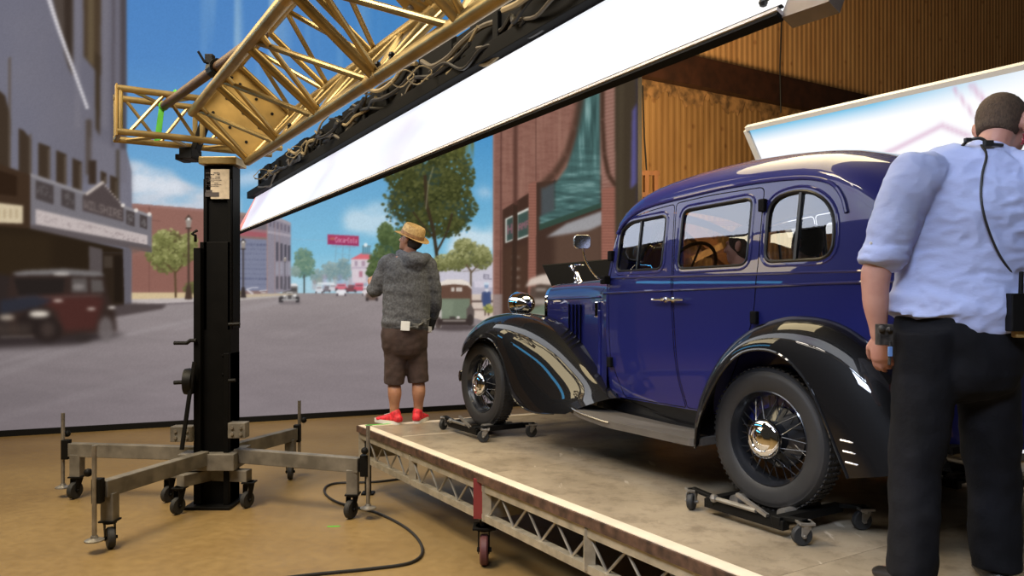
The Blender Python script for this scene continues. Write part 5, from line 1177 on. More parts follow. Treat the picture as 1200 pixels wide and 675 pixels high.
for (xa, xb, zt_) in ((.42, .95, 1.17), (-.62, -.10, 1.16)):
    st = MB(); st.box(((xa + xb) / 2 + .02, 0, .58), (xb - xa, 1.16, .30)); lbuild(st, 'seat', M_INT, bevel=.05)
    bb_ = MB(); bb_.bar((xa + .06, 0, .62), (xa - .06, 0, zt_ - .0), 1.14, .14, up=(1, 0, 0)); lbuild(bb_, 'seat_back', M_INT, bevel=.05)
lbuild(MB().grid([[v * .985 + V((0, 0, .012)) for v in r] for r in RR[6:]]), 'headliner', pm('tan_headliner', (.16, .12, .085), .8), smooth=60)
cmn = MB(); cmn.box((1.4, .36, .32), (3.5, .09, .12)); cmn.box((1.4, -.36, .32), (3.5, .09, .12))
for x in (0, 2.83): cmn.cyl((x, -.66, .345), (x, .66, .345), .04, 10)
cmn.box((1.95, 0, .42), (.9, .4, .3)); lbuild(cmn, 'chassis', M_DRUM, smooth=None)
for s in (-1, 1): lbuild(MB().lathe([(.005, -.03), (.03, -.025), (.035, 0), (.03, .01)], (-.665, s * .72, .665), (-1, 0, .2), 14), 'tail_lamp', pm('red_lamp', (.5, .02, .02), .2), smooth=50)
lbuild(MB().cyl((-.99, .0 + .2, .28), (-.3, .2, .30), .022, 10), 'tailpipe', M_STEEL)
# yellow ball on the roof
yb = MB().ball(L2W(.62, -.16, ztf(.62) + .018), .024, 14).build('small_ball', pm('yellow_green_ball', (.75, .72, .05), .5), None); tag(yb, 'small yellow ball resting on the roof of the blue car', 'ball')
# ---- wheel dollies
def make_dolly(x, sgn, label):
    wp_ = V((x, sgn * .715, -.055)); M = CM @ Matrix.Translation(wp_)
    t = thing('wheel_dolly', label, 'dolly', group='wheel dollies under the car', M=M)
    LB_ = lambda mb, nm, mat, p=None, **kw: mb.build(nm, mat, p or t, world=False, **kw)
    for s in (-1, 1):
        LB_(MB().bar((s * .20, -.22, .075), (s * .20, .24, .075), .05, .04), 'side_bar', M_DARK, bevel=.004)
        LB_(MB().cyl((s * .145, -.13, .075), (s * .145, .13, .075), .028, 14), 'roller', M_STEEL)
        for o in (-1, 1):
            ex = .34; br = LB_(MB().bar((s * .2, o * .20, .085), (s * ex, o * .215, .105), .035, .018), 'caster_arm', M_DARK, bevel=.003)
            cb = M @ V((s * ex, o * .215, .105)); caster(br, cb, .105, .045, (CM.to_3x3() @ V((-s * .4, .8, 0))), M_STEEL, M_RUB, .03)
    LB_(MB().bar((-.24, .215, .06), (.24, .215, .06), .045, .045), 'cross_bar', M_DARK, bevel=.004)
    LB_(MB().box((0, 0, .049), (.2, .2, .012)), 'cradle_plate', M_DARK, smooth=None)
    LB_(MB().cyl((-.1, .25, .10), (.14, .25, .10), .012, 8).ball((.16, .25, .10), .022, 8).bar((-.16, .245, .09), (.02, .245, .15), .02, .015), 'ratchet_lever', M_STEEL)
    return t
make_dolly(2.83, 1, 'wheel dolly with casters under the front wheel nearest the man in the hat')
make_dolly(0, 1, 'wheel dolly with casters under the rear wheel beside the man in the blue shirt')
make_dolly(2.83, -1, 'wheel dolly in the shadow under the far front wheel')
make_dolly(0, -1, 'wheel dolly in the shadow under the far rear wheel')
# black flag beyond the hood
fpts = [at(636, 311.5, 7.75), at(716, 304.5, 7.75), at(716, 345, 7.75), at(652, 345, 7.75)]
fg = thing('black_flag', 'black flag panel standing beyond the hood of the blue car', 'flag panel', V((fpts[0].x + .3, 7.75, 0)))
MB().prism(fpts, V((0, .02, 0))).build('cloth', M_BLACK, fg, smooth=None)
fm = MB(); fm.tube([p_ + V((0, .01, 0)) for p_ in fpts], .012, 8, closed=True); fm.build('frame', M_DARK, fg)
for k in (3, 2): c_ = fpts[k]; MB().cyl(V((c_.x, 7.77, c_.z)), V((c_.x, 7.77, 0)), .016, 8).build('stand_leg', M_DARK, fg); MB().box((c_.x, 7.77, .01), (.3, .3, .02)).build('stand_foot', M_DARK, fg)
# ================================================================ people
from mathutils import noise as mnoise
def chain(mb, pts, side, n=16, round_ends=True):
    """closed loft through (pos, r_side, r_depth) stations"""
    P = [(V(p), a, b) for p, a, b in pts]; rings = []; side = V(side)
    m = len(P)
    for i, (p, a, b) in enumerate(P):
        d = (P[min(i + 1, m - 1)][0] - P[max(i - 1, 0)][0]).normalized()
        x = (side - d * side.dot(d)); x = x.normalized() if x.length > 1e-4 else d.orthogonal().normalized(); y = d.cross(x)
        if i == 0 and round_ends:
            for q in (.2, .6, .88): rings.append(mb.ring(p - d * min(a, b) * math.sqrt(1 - q * q) * .8, x, y, a * q, b * q, n))
        rings.append(mb.ring(p, x, y, a, b, n))
        if i == m - 1 and round_ends:
            for q in (.88, .6, .2): rings.append(mb.ring(p + d * min(a, b) * math.sqrt(1 - q * q) * .8, x, y, a * q, b * q, n))
    return mb.loft(rings)
def dense(pts, n=5):
    P = catmull([p for p, a, b in pts], n); k = len(pts) - 1; out = []
    for i, p in enumerate(P):
        f = i / n; j = min(int(f), k - 1); t = f - j
        t2 = t * t * (3 - 2 * t); out.append((p, pts[j][1] + (pts[j + 1][1] - pts[j][1]) * t2, pts[j][2] + (pts[j + 1][2] - pts[j][2]) * t2))
    return out
def fuse(mb, voxel, smooth_it=6, wr=None):
    me = mb.mesh('tmp'); o = bpy.data.objects.new('tmp', me); C.objects.link(o)
    r = o.modifiers.new('r', 'REMESH'); r.mode = 'VOXEL'; r.voxel_size = voxel
    s = o.modifiers.new('s', 'SMOOTH'); s.iterations = smooth_it; s.factor = .5
    dg = bpy.context.evaluated_depsgraph_get(); ev = o.evaluated_get(dg); out = bpy.data.meshes.new_from_object(ev)
    bpy.data.objects.remove(o); bpy.data.meshes.remove(me)
    if wr:
        n_ = len(out.vertices); co = np.empty(n_ * 3, np.float32); no = np.empty(n_ * 3, np.float32)
        out.vertices.foreach_get('co', co); out.vertex_normals.foreach_get('vector', no); co = co.reshape(-1, 3); no = no.reshape(-1, 3)
        am = np.array([wr(V(c)) for c in co.tolist()], np.float32)
        out.vertices.foreach_set('co', (co + no * am[:, None]).ravel()); out.update()
    for p in out.polygons: p.use_smooth = True
    return out
def mlink(name, me, mat, parent):
    me.transform(ROOTM[parent.name].inverted()); me.name = name; return link(name, me, mat, parent)
def head_chain(mb, c, f, u, s=1.0, ears=True):
    """c centre of the skull, f facing, u crown direction"""
    f = V(f).normalized(); u = (V(u) - f * V(u).dot(f)).normalized(); r = f.cross(u)
    R = Matrix((r, f, u)).transposed()
    def e(x, y, z, a, b, d): mb.ball(c + R @ V((x, y, z)) * s, 1.0, 20, (a * s, b * s, d * s), R)
    e(0, -.012, .018, .076, .095, .092); e(0, .032, -.035, .060, .060, .075); e(0, .062, -.082, .034, .030, .030); e(0, .02, -.07, .052, .052, .045)
    e(0, .082, .020, .050, .014, .012)                      # brow
    for sx in (-1, 1): e(sx * .036, .066, -.022, .022, .020, .022)   # cheeks
    chain(mb, [(c + R @ V((0, .088, .012)) * s, .007 * s, .008 * s), (c + R @ V((0, .104, -.018)) * s, .010 * s, .012 * s), (c + R @ V((0, .108, -.030)) * s, .015 * s, .012 * s)], r, 10)
    e(0, .088, -.056, .022, .010, .007); e(0, .086, -.067, .019, .010, .007)
    if ears:
        for sx in (-1, 1):
            e(sx * .078, -.006, -.012, .008, .020, .032); e(sx * .087, -.012, .002, .009, .019, .027)
    return R, r, u
def face_parts(c, f, u, s, parent, skin_dark):
    f = V(f).normalized(); u = (V(u) - f * V(u).dot(f)).normalized(); r = f.cross(u); R = Matrix((r, f, u)).transposed()
    for sx in (-1, 1):
        MB().ball(c + R @ V((sx * .031, .078, .002)) * s, .0125 * s, 12).build('eye', M_EYE, parent); 
        chain(MB(), [(c + R @ V((sx * .014, .095, .024)) * s, .003, .002), (c + R @ V((sx * .034, .090, .031)) * s, .0045, .003), (c + R @ V((sx * .052, .074, .024)) * s, .003, .002)], u, 8).build('eyebrow', skin_dark, parent)
M_EYE = pm('eye', (.25, .22, .20), .1)
def hand_chain(mb, w, d, back, thumb, curl=.5, s=1.0, spread=.0):
    """w wrist, d towards the knuckles, back = direction of the back of the hand, thumb = side of the thumb"""
    d = V(d).normalized(); back = (V(back) - d * V(back).dot(d)).normalized(); th = V(thumb); th = (th - d * th.dot(d) - back * th.dot(back)).normalized()
    chain(mb, [(w - d * .02 * s, .026 * s, .019 * s), (w + d * .02 * s, .030 * s, .018 * s), (w + d * .055 * s, .040 * s, .016 * s), (w + d * .088 * s, .041 * s, .0135 * s)], th, 16)
    for k, (off, L) in enumerate(((.031, .074), (.0105, .082), (-.0105, .076), (-.031, .060))):
        p = w + d * (.088 - .006 * abs(k - 1)) * s + th * off * s; q = d.copy(); pts = [(p - d * .012 * s, .0098 * s, .0095 * s)]
        ax = th
        for j, (fr, cu) in enumerate(((.44, .55), (.32, .9), (.24, .6))):
            ang = curl * cu * (1 + .12 * k); q = (q * math.cos(ang) - back * math.sin(ang) * 1.0).normalized() if j == 0 else (Matrix.Rotation(ang * (1 if (Matrix.Rotation(.1, 3, ax) @ d).dot(-back) > 0 else -1), 3, ax) @ q)
            p = p + q * L * fr * s + th * off * spread * s; pts.append((p, (.0092 - .001 * j) * s, (.0088 - .001 * j) * s))
        chain(mb, pts, th, 10)
    p = w + d * .022 * s + th * .024 * s; q = (d * .62 + th * .62 - back * .35).normalized()
    chain(mb, [(p, .013 * s, .013 * s), (p + q * .034 * s, .0125 * s, .012 * s), (p + q * .034 * s + (q * .6 + d * .5 - back * .2).normalized() * .03 * s, .0105 * s, .010 * s), (p + q * .034 * s + (q * .45 + d * .75 - back * .3).normalized() * .055 * s, .008 * s, .0078 * s)], back, 10)
def skin_mat(name, col, red):
    return pm(name, col, .5, var=.0, col2=red, vscale=9, bump=.06, bscale=90)
# ---------------------------------------------------------------- man in the straw hat
YM = 6.62
def A(px, py, dy=0.0): return at(px, py, YM + dy)
man = thing('person', 'person in straw hat, grey hoodie and brown shorts standing on the deck corner', 'person', A(474, 497))
S_SK = skin_mat('tan_skin', (.40, .20, .12), (.33, .15, .09))
fb = V((-.33, .94, 0)).normalized(); sb = V((fb.y, -fb.x, 0))          # facing, his right side
hc = A(481.5, 281, .01); hf = V((-.86, .42, .26)).normalized(); hu = V((.22, -.02, 1)).normalized()
mb = MB()
head_chain(mb, hc, hf, hu, .98)
chain(mb, dense([(hc - UZ * .05 + V((.0, .0, 0)), .055, .06), (A(480, 297, .01), .056, .06), (A(478, 306, .0), .075, .075)]), sb)
tor = dense([(A(477, 306, 0), .12, .08), (A(476, 322, 0), .19, .115), (A(476, 345, 0), .185, .125), (A(476, 370, .0), .17, .13), (A(475, 392, 0), .175, .13), (A(474, 404, 0), .165, .12)])
chain(mb, tor, sb)
la = dense([(A(457, 308, .0), .060, .062), (A(447, 325, .0), .048, .050), (A(440, 341, .02), .041, .043), (A(436.5, 334.5, .05), .036, .036), (A(434.8, 327.5, .09), .029, .027)])
ra = dense([(A(499, 310, .05), .062, .062), (A(506, 330, .06), .05, .052), (A(509, 351, .08), .043, .043), (A(508, 366, .14), .038, .038), (A(505, 377, .2), .029, .027)])
chain(mb, la, sb); chain(mb, ra, sb)
hand_chain(mb, A(434.8, 327.5, .09), V((.55, .55, .62)), V((-.7, -.3, .6)), V((.3, -.6, .7)), .9)
hand_chain(mb, A(505, 377, .2), V((-.2, .35, -.9)), V((.9, .2, -.2)), V((-.2, .9, .3)), .7)
def leg(hip, knee, ank, k=1.0):
    h, kn, an = V(hip), V(knee), V(ank); bk = -fb
    return dense([(h, .092 * k, .095 * k), (h.lerp(kn, .5), .078 * k, .08 * k), (kn, .056 * k, .058 * k), (kn.lerp(an, .3) + bk * .022, .059 * k, .064 * k), (kn.lerp(an, .7) + bk * .008, .042 * k, .045 * k), (an, .035 * k, .040 * k)])
LH, LK, LA_ = A(464, 402), A(462, 448, .02), A(462, 488, -.0)
RH, RK, RA_ = A(485, 402, .06), A(490, 446, .08), A(490, 486, .08)
for q in ((LH, LK, LA_), (RH, RK, RA_)): chain(mb, leg(*q), sb)
def foot(mb, an, toe, w=.04, zf=PLAT):
    t = V(toe).normalized(); b = V((an.x, an.y, zf))
    sd = V((t.y, -t.x, 0)); chain(mb, dense([(b - t * .055 + UZ * .045, w * .8, .042), (b + UZ * .052, w, .05), (b + t * .08 + UZ * .042, w * 1.12, .036), (b + t * .155 + UZ * .032, w * 1.15, .026), (b + t * .195 + UZ * .028, w * .8, .02)]), sd, 14)
toeL = V((-.72, .55, 0)); toeR = V((.16, .95, 0))
foot(mb, LA_, toeL, .036); foot(mb, RA_, toeR, .036)
mlink('body', fuse(mb, .006, 5), S_SK, man); 
M_HAIRD = pm('dark_cropped_hair', (.03, .022, .018), .8, bump=.5, bscale=120)
face_parts(hc, hf, hu, .98, man, M_HAIRD)
# hoodie
M_HOOD = pm('heather_grey_hoodie', (.118, .124, .14), .9, col2=(.062, .066, .076), vscale=55, bump=.25, bscale=70, detail=2)
mb = MB()
chain(mb, dense([(A(478, 303, .0), .10, .08), (A(477, 311, 0), .185, .115), (A(477, 325, 0), .205, .14), (A(477, 345, 0), .205, .155), (A(476, 366, 0), .208, .16), (A(475, 380, 0), .212, .162)]), sb, 28)
chain(mb, [(p, a * 1.42 + .004, b * 1.42 + .004) for p, a, b in la[:14]], sb); chain(mb, [(p, a * 1.40 + .004, b * 1.40 + .004) for p, a, b in ra[:18]], sb)
for p in (A(457, 308, 0), A(498, 310, .04)): mb.ball(p, .085, 14)
# hood lying on the back
chain(mb, dense([(A(470, 296, .10), .03, .05), (A(474, 300, -.03), .04, .05), (A(484, 305, -.10), .05, .055), (A(494, 305, -.08), .05, .05), (A(499, 300, .04), .035, .05)]), UZ, 16)
chain(mb, dense([(A(484, 300, -.06), .09, .05), (A(488, 308, -.09), .10, .045), (A(490, 315, -.08), .05, .03)]), sb, 16)
def wr_h(co):
    return .010 * mnoise.noise(V((co.x * 7, co.y * 7, co.z * 13))) + .006 * mnoise.noise(V((co.x * 18 + co.z * 10, co.y * 18, co.z * 22 - co.x * 8)))
mlink('hoodie', fuse(mb, .010, 4, wr_h), M_HOOD, man)
mb = MB(); chain(mb, dense([(A(475.5, 379, 0), .206, .155), (A(475.5, 385, 0), .203, .153)]), sb, 28, round_ends=False); mlink('hoodie_hem', fuse(mb, .008, 2), M_HOOD, man)
# shorts
M_SHORT = pm('dark_brown_shorts', (.055, .034, .030), .85, var=.25, vscale=12, bump=.2, bscale=60)
mb = MB(); chain(mb, dense([(A(475, 380, 0), .19, .145), (A(474.5, 393, 0), .205, .152), (A(474, 406, .01), .20, .145)]), sb, 28)
for h, k, cx in ((LH, LK, -1), (RH, RK, 1)):
    e = k + (k - h) * .04; chain(mb, dense([(h + UZ * .02, .110, .128), (h.lerp(e, .5), .098, .108), (e, .090, .100)]), sb, 24, round_ends=False)
mlink('shorts', fuse(mb, .009, 4, lambda co: .008 * mnoise.noise(V((co.x * 9, co.y * 9, co.z * 6))) + .004 * mnoise.noise(co * 22)), M_SHORT, man)
M_SHOE = pm('bright_red_mesh_shoe', (.62, .022, .035), .6, var=.3, vscale=40); M_SOLE = pm('white_shoe_sole', (.72, .70, .66), .6)
for an, toe in ((LA_, toeL), (RA_, toeR)):
    mb = MB(); foot(mb, an + UZ * 0, toe, .049); t = toe.normalized(); b = V((an.x, an.y, PLAT)); chain(mb, [(b - t * .03 + UZ * .05, .042, .048), (b - t * .012 + UZ * .098, .044, .050)], V((t.y, -t.x, 0)), 14)
    for v_i in range(len(mb.v)):
        x, y, z = mb.v[v_i]; mb.v[v_i] = (x, y, max(z, PLAT + .022))
    sh = mlink('shoe', fuse(mb, .006, 4), M_SHOE, man)
    outl = []; sd = V((t.y, -t.x, 0))
    for k in range(28):
        a = 2 * PI * k / 28; l = math.cos(a); outl.append(b + t * (.078 + .150 * l) + sd * (.054 + .006 * l) * math.copysign(abs(math.sin(a)) ** .7, math.sin(a)))
    MB().prism([p + UZ * .002 for p in outl], UZ * .032).build('sole', M_SOLE, sh)
    for q in (.05, .075, .10): MB().bar(b + t * q + UZ * (.105 - q * .32) - sd * .022, b + t * q + UZ * (.105 - q * .32) + sd * .022, .006, .005).build('lace', M_SOLE, sh)
# straw hat
M_STRAW = pm('woven_straw', (.58, .39, .16), .75, col2=(.38, .23, .08), vscale=60, bump=.4, bscale=110); M_BAND = pm('dark_tan_hat_band', (.27, .14, .055), .7, var=.3, vscale=40)
hup = (hu + V((.18, -.25, 0)) * 1.0).normalized(); hb = hc + hup * .022
def hat_rows(prof, sx, sy, lift):
    xx = hf - hup * hf.dot(hup); xx.normalize(); yy = hup.cross(xx); rows = []
    for r, h in prof:
        rows.append([hb + hup * (h + lift(r, k)) + xx * (r * sx * math.cos(2 * PI * k / 40)) + yy * (r * sy * math.sin(2 * PI * k / 40)) for k in range(40)])
    return rows
lf_ = lambda r, k: max(0, r - .098) * .45 * (math.sin(2 * PI * k / 40) ** 2 * .9 - .35 * math.cos(2 * PI * k / 40) * 1.1 - .1)
mb = MB(); mb.loft(hat_rows([(.150, .002), (.148, .0), (.12, .004), (.101, .01), (.098, .05), (.092, .092), (.082, .107), (.06, .104), (.03, .094), (.004, .092)], 1.08, .93, lf_)); hat = mb.build('straw_hat', M_STRAW, man, smooth=60)
MB().loft(hat_rows([(.102, .012), (.1025, .014), (.1005, .044), (.0995, .046)], 1.08, .93, lambda r, k: 0), cap=False).build('hat_band', M_BAND, hat, smooth=60)
mb = MB(); R_, r__, u__ = head_chain(MB(), hc, hf, hu, .98); mb.ball(hc - hf * .02 * 1 - u__ * .0, 1.0, 20, (.079, .094, .088), R_)
for i in range(len(mb.v)):
    v = V(mb.v[i]) - hc
    if v.dot(hf) > -.022: mb.v[i] = tuple(hc + v - hf * (v.dot(hf) + .022))
mb.build('hair', M_HAIRD, man, smooth=60)
MB().box(A(475, 382, -.172), (.075, .012, .078), Matrix.Rotation(.06, 3, 'Y')).build('paper_tag', pm('white_paper_tag', (.72, .74, .74), .6), man, bevel=.002)
mb = MB(); mb.tube(catmull([A(480, 384, -.165), A(489, 382, -.15), A(497, 377, -.08), A(504, 373, .02)], 5), .016, 8, flat=.5); mb.box(A(487, 382, -.16), (.05, .02, .04)); mb.box(A(497, 377, -.09), (.05, .03, .05)); mb.build('waist_strap', pm('grey_black_strap', (.09, .09, .085), .6, var=.7, vscale=30), man, bevel=.003)
MB().box(A(506.5, 380, .02), (.05, .03, .10), Matrix.Rotation(.3, 3, 'Y')).build('belt_pack', M_DARK, man, bevel=.006)
MB().box(A(504, 386, .0), (.03, .02, .05)).build('phone', pm('pale_phone', (.55, .55, .56), .3), man, bevel=.003)
# ---------------------------------------------------------------- man in the blue shirt
YR = 2.82
def B(px, py, dy=0.0): return at(px, py, YR + dy)
rm = thing('person', 'person in pale blue shirt and black trousers standing nearest with head bowed', 'person', V((B(1110, 600).x, YR, PLAT)))
S_SK2 = skin_mat('fair_skin', (.52, .27, .20), (.42, .19, .14))
f2 = V((.34, .94, 0)).normalized(); s2 = V((f2.y, -f2.x, 0))
h2 = B(1175, 148, .05); hf2 = V((.78, .46, -.44)).normalized(); hu2 = V((.34, .26, .9)).normalized()
mb = MB(); R2, r2_, u2_ = head_chain(mb, h2, hf2, hu2, 1.07)
chain(mb, dense([(h2 - u2_ * .05 - hf2 * .02, .058, .062), (B(1160, 182, .02), .060, .064), (B(1155, 200, .0), .085, .08)]), s2)
tor2 = dense([(B(1146, 196, .0), .13, .085), (B(1140, 222, 0), .20, .12), (B(1134, 270, 0), .185, .125), (B(1128, 330, 0), .165, .12), (B(1122, 385, 0), .17, .13), (B(1120, 430, .0), .165, .125)])
chain(mb, tor2, s2)
la2 = dense([(B(1076, 205, .0), .064, .066), (B(1052, 250, -.01), .054, .056), (B(1036, 300, .0), .045, .047), (B(1027, 318, .01), .052, .050), (B(1026, 350, .02), .046, .044), (B(1030, 393, .04), .030, .027)])
ra2 = dense([(B(1206, 205, -.06), .064, .066), (B(1225, 255, -.08), .054, .056), (B(1235, 305, -.06), .045, .047), (B(1232, 350, .04), .044, .042), (B(1225, 385, .14), .030, .027)])
chain(mb, la2, s2); chain(mb, ra2, s2)
hand_chain(mb, B(1030, 393, .04), V((.14, .06, -1)), V((-.75, -.62, 0)), V((-.5, .8, 0)), .55, 1.02)
hand_chain(mb, B(1225, 385, .14), V((-.1, .4, -.9)), V((.9, .2, 0)), V((-.2, .9, .1)), .6)
fbk = fb; fb = f2
L2H, L2K, L2A = B(1086, 425, .0), B(1072, 560, .0), B(1069, 668, -.04)
R2H, R2K, R2A = B(1155, 425, .03), B(1164, 560, .06), B(1168, 668, .04)
for q in ((L2H, L2K, L2A), (R2H, R2K, R2A)): chain(mb, leg(*q, .88), s2)
foot(mb, L2A, V((-.1, .95, 0)), .038); foot(mb, R2A, V((.35, .92, 0)), .038)
mlink('body', fuse(mb, .006, 4), S_SK2, rm); face_parts(h2, hf2, hu2, 1.07, rm, M_HAIRD)
# close cropped hair: cap over the back of the skull
mb = MB(); mb.ball(h2 + R2 @ V((0, -.014, .020)), 1.0, 26, (.0828, .105, .101), R2); mb.ball(h2 + R2 @ V((0, -.03, -.03)), 1.0, 20, (.069, .077, .066), R2)
for i in range(len(mb.v)):
    v = R2.transposed() @ (V(mb.v[i]) - h2)
    lim = .035 + max(0, v.z) * .75
    if v.y > lim: v.y = lim - .0
    if v.z < -.062 + .30 * max(0, v.y): v.z = -.062 + .30 * max(0, v.y)
    if v.z < -.01 and v.y > -.0: v.y = min(v.y, -.0)
    mb.v[i] = tuple(h2 + R2 @ v)
M_HAIRB = pm('short_brown_hair', (.10, .064, .040), .85, col2=(.055, .034, .022), vscale=160, bump=.6, bscale=260, stretch=(1, 1, .4))
mlink('hair', fuse(mb, .005, 3, lambda co: .0018 * mnoise.noise(co * 140)), M_HAIRB, rm)
# shirt
M_SHIRT = pm('pale_blue_cotton_shirt', (.43, .49, .74), .85, col2=(.39, .44, .68), vscale=5, bump=.55, bscale=13, stretch=(1.0, 1.0, 1.7))
mb = MB()
chain(mb, dense([(B(1157, 184, .01), .085, .072), (B(1149, 200, .0), .19, .115), (B(1142, 226, 0), .238, .148), (B(1135, 275, 0), .232, .152), (B(1128, 330, 0), .222, .148), (B(1120, 365, 0), .226, .155)]), s2, 36)
mb2 = chain(MB(), dense([(B(1120, 352, 0), .224, .154), (B(1117, 380, 0), .228, .158)]), s2, 40, round_ends=False)
cz0 = B(0, 380).z
for i in range(len(mb2.v)):
    x, y, z = mb2.v[i]
    px_ = CX + F * x / y
    if z < B(0, 366).z: z += .02 + .11 * max(0, min(1, (px_ - 1105) / 90)) ** 1.5 - .015 * math.sin(max(0, min(1, (px_ - 1043) / 70)) * PI)
    mb2.v[i] = (x, y, z)
mb.add(mb2.v, mb2.f)
sl = [(p, a * 1.38 + .012, b * 1.38 + .012) for p, a, b in la2[:11]]; chain(mb, sl, s2, 22)
chain(mb, [(p, a * 1.36 + .012, b * 1.36 + .012) for p, a, b in ra2[:11]], s2, 22)
for p in (B(1082, 208, 0), B(1198, 206, -.05)): mb.ball(p, .092, 16)
cf = V((la2[10][0] - la2[8][0])).normalized()
for k in range(2):
    c0 = la2[9][0] + cf * (.012 + .028 * k); mb.tube([c0 + (s2 * math.cos(2 * PI * i / 24) * (.074 - .003 * k) + f2 * math.sin(2 * PI * i / 24) * .076 + cf * (.006 * math.sin(3 * 2 * PI * i / 24 + k))) for i in range(24)], .0135, 8, closed=True)
# collar
ncol = B(1159, 180, .02); ndir = (h2 - B(1155, 200, 0)).normalized()
mb.tube([ncol + (s2 * math.cos(2 * PI * i / 28) * .074 + f2 * math.sin(2 * PI * i / 28) * .070) + UZ * (.012 * math.sin(2 * PI * i / 28)) for i in range(28)], .014, 8, closed=True, flat=1.0)
_bx = B(1068, 0).x; _z26 = B(0, 260).z; _z31 = B(0, 310).z
def wr_s(co):
    x, y, z = co
    w1 = mnoise.noise(V((x * 5 + z * 4, y * 5, z * 7 - x * 4))); w2 = mnoise.noise(V((x * 11 - z * 14 + 5, y * 9, z * 17 + x * 9))); w3 = mnoise.noise(V((x * 30 + z * 22, y * 20, z * 44 - x * 20)))
    low = max(0.0, min(1.0, (_z26 - z) / .25)); fold = math.sin(z * 50 + x * 18 + 4 * w1) * low
    k = .6 if x < _bx else 1.0
    return .010 * w1 * k + .0065 * (1 - abs(w2) * 2.2) * k + .0022 * w3 + .0030 * fold
sh = mlink('shirt', fuse(mb, .0075, 9, wr_s), M_SHIRT, rm)
c_ = MB().lathe([(.001, 0), (.0055, 0), (.0055, .003), (.001, .0035)], la2[9][0] + V((-.072, -.035, .02)), (-.85, -.5, 0), 12).build('cuff_button', M_SOLE, sh)
M_TROU = pm('black_trousers', (.0045, .0045, .006), .85, spec=.2, var=.4, vscale=8, bump=.2, bscale=60)
mb = MB(); chain(mb, dense([(B(1123, 330, 0), .185, .125), (B(1121, 356, 0), .198, .140), (B(1121, 400, 0), .214, .150), (B(1121, 436, .0), .208, .145)]), s2, 30)
for h, k, an in ((L2H, L2K, L2A), (R2H, R2K, R2A)):
    chain(mb, dense([(h + UZ * .12, .112, .135), (h, .112, .132), (h.lerp(k, .5), .102, .112), (k, .090, .096), (k.lerp(an, .5), .086, .090), (V((an.x, an.y, PLAT + .075)), .084, .092)]), s2, 24, round_ends=False)
mlink('trousers', fuse(mb, .009, 4, lambda co: .009 * mnoise.noise(V((co.x * 7, co.y * 7, co.z * 8))) + .004 * mnoise.noise(co * 19)), M_TROU, rm)
M_SHOEB = pm('black_leather_shoe', (.014, .012, .011), .4)
for an, toe in ((L2A, V((-.1, .95, 0))), (R2A, V((.35, .92, 0)))):
    mb = MB(); foot(mb, an, toe, .050); t = toe.normalized(); b = V((an.x, an.y, PLAT)); chain(mb, [(b - t * .02 + UZ * .05, .045, .050), (b - t * .01 + UZ * .11, .046, .052)], V((t.y, -t.x, 0)), 14)
    for i in range(len(mb.v)): x, y, z = mb.v[i]; mb.v[i] = (x, y, max(z, PLAT + .002))
    mlink('shoe', fuse(mb, .007, 4), M_SHOEB, rm)
fb = fbk
# earpiece cord, clip, keys and radio
MB().tube(catmull([B(1150, 170, -.07), B(1156, 182, -.115), B(1151, 205, -.14), B(1150, 235, -.168), B(1158, 268, -.175), B(1172, 300, -.17), B(1190, 325, -.15), B(1204, 342, -.12)], 8), .0042, 8).build('earpiece_cord', M_CABLE, rm)
mb = MB(); mb.tube(catmull([B(1122, 178, -.03), B(1133, 166, -.05), B(1148, 162, -.07), B(1160, 168, -.075), B(1175, 170, -.06)], 6), .006, 8); mb.box(B(1134, 164, -.06), (.022, .016, .014)); mb.box(B(1158, 168, -.085), (.03, .02, .02)); mb.build('collar_clip', M_CABLE, rm, bevel=.002)
MB().tube([h2 + R2 @ V((.086, -.004 + .006 * math.sin(k * 1.4), -.03 - .0045 * k)) for k in range(18)], .0035, 6).build('ear_tube', pm('red_coiled_tube', (.35, .03, .05), .3), rm)
mb = MB(); mb.box(B(1036, 392, -.06), (.05, .035, .075)); mb.ball(B(1033, 385, -.085), .012, 10); mb.ball(B(1042, 386, -.085), .010, 10); mb.tube([B(1043, 400, -.08), B(1043, 415, -.08), B(1042, 428, -.078)], .006, 8); mb.build('key_pouch', pm('worn_black_leather', (.03, .026, .022), .5, var=.8, vscale=40), rm, bevel=.004)
MB().box(B(1043, 412, -.085), (.014, .012, .035)).build('key_tag', pm('blue_tag', (.12, .22, .45), .4), rm, bevel=.002)
MB().box(B(1192, 366, -.19), (.06, .04, .13)).tube([B(1196, 346, -.19), B(1197, 318, -.19)], .008, 8).build('radio', M_DARK, rm, bevel=.006)
MB().box(B(1196, 388, -.18), (.05, .03, .045)).build('tan_pouch', pm('tan_pouch', (.30, .19, .06), .7), rm, bevel=.006)
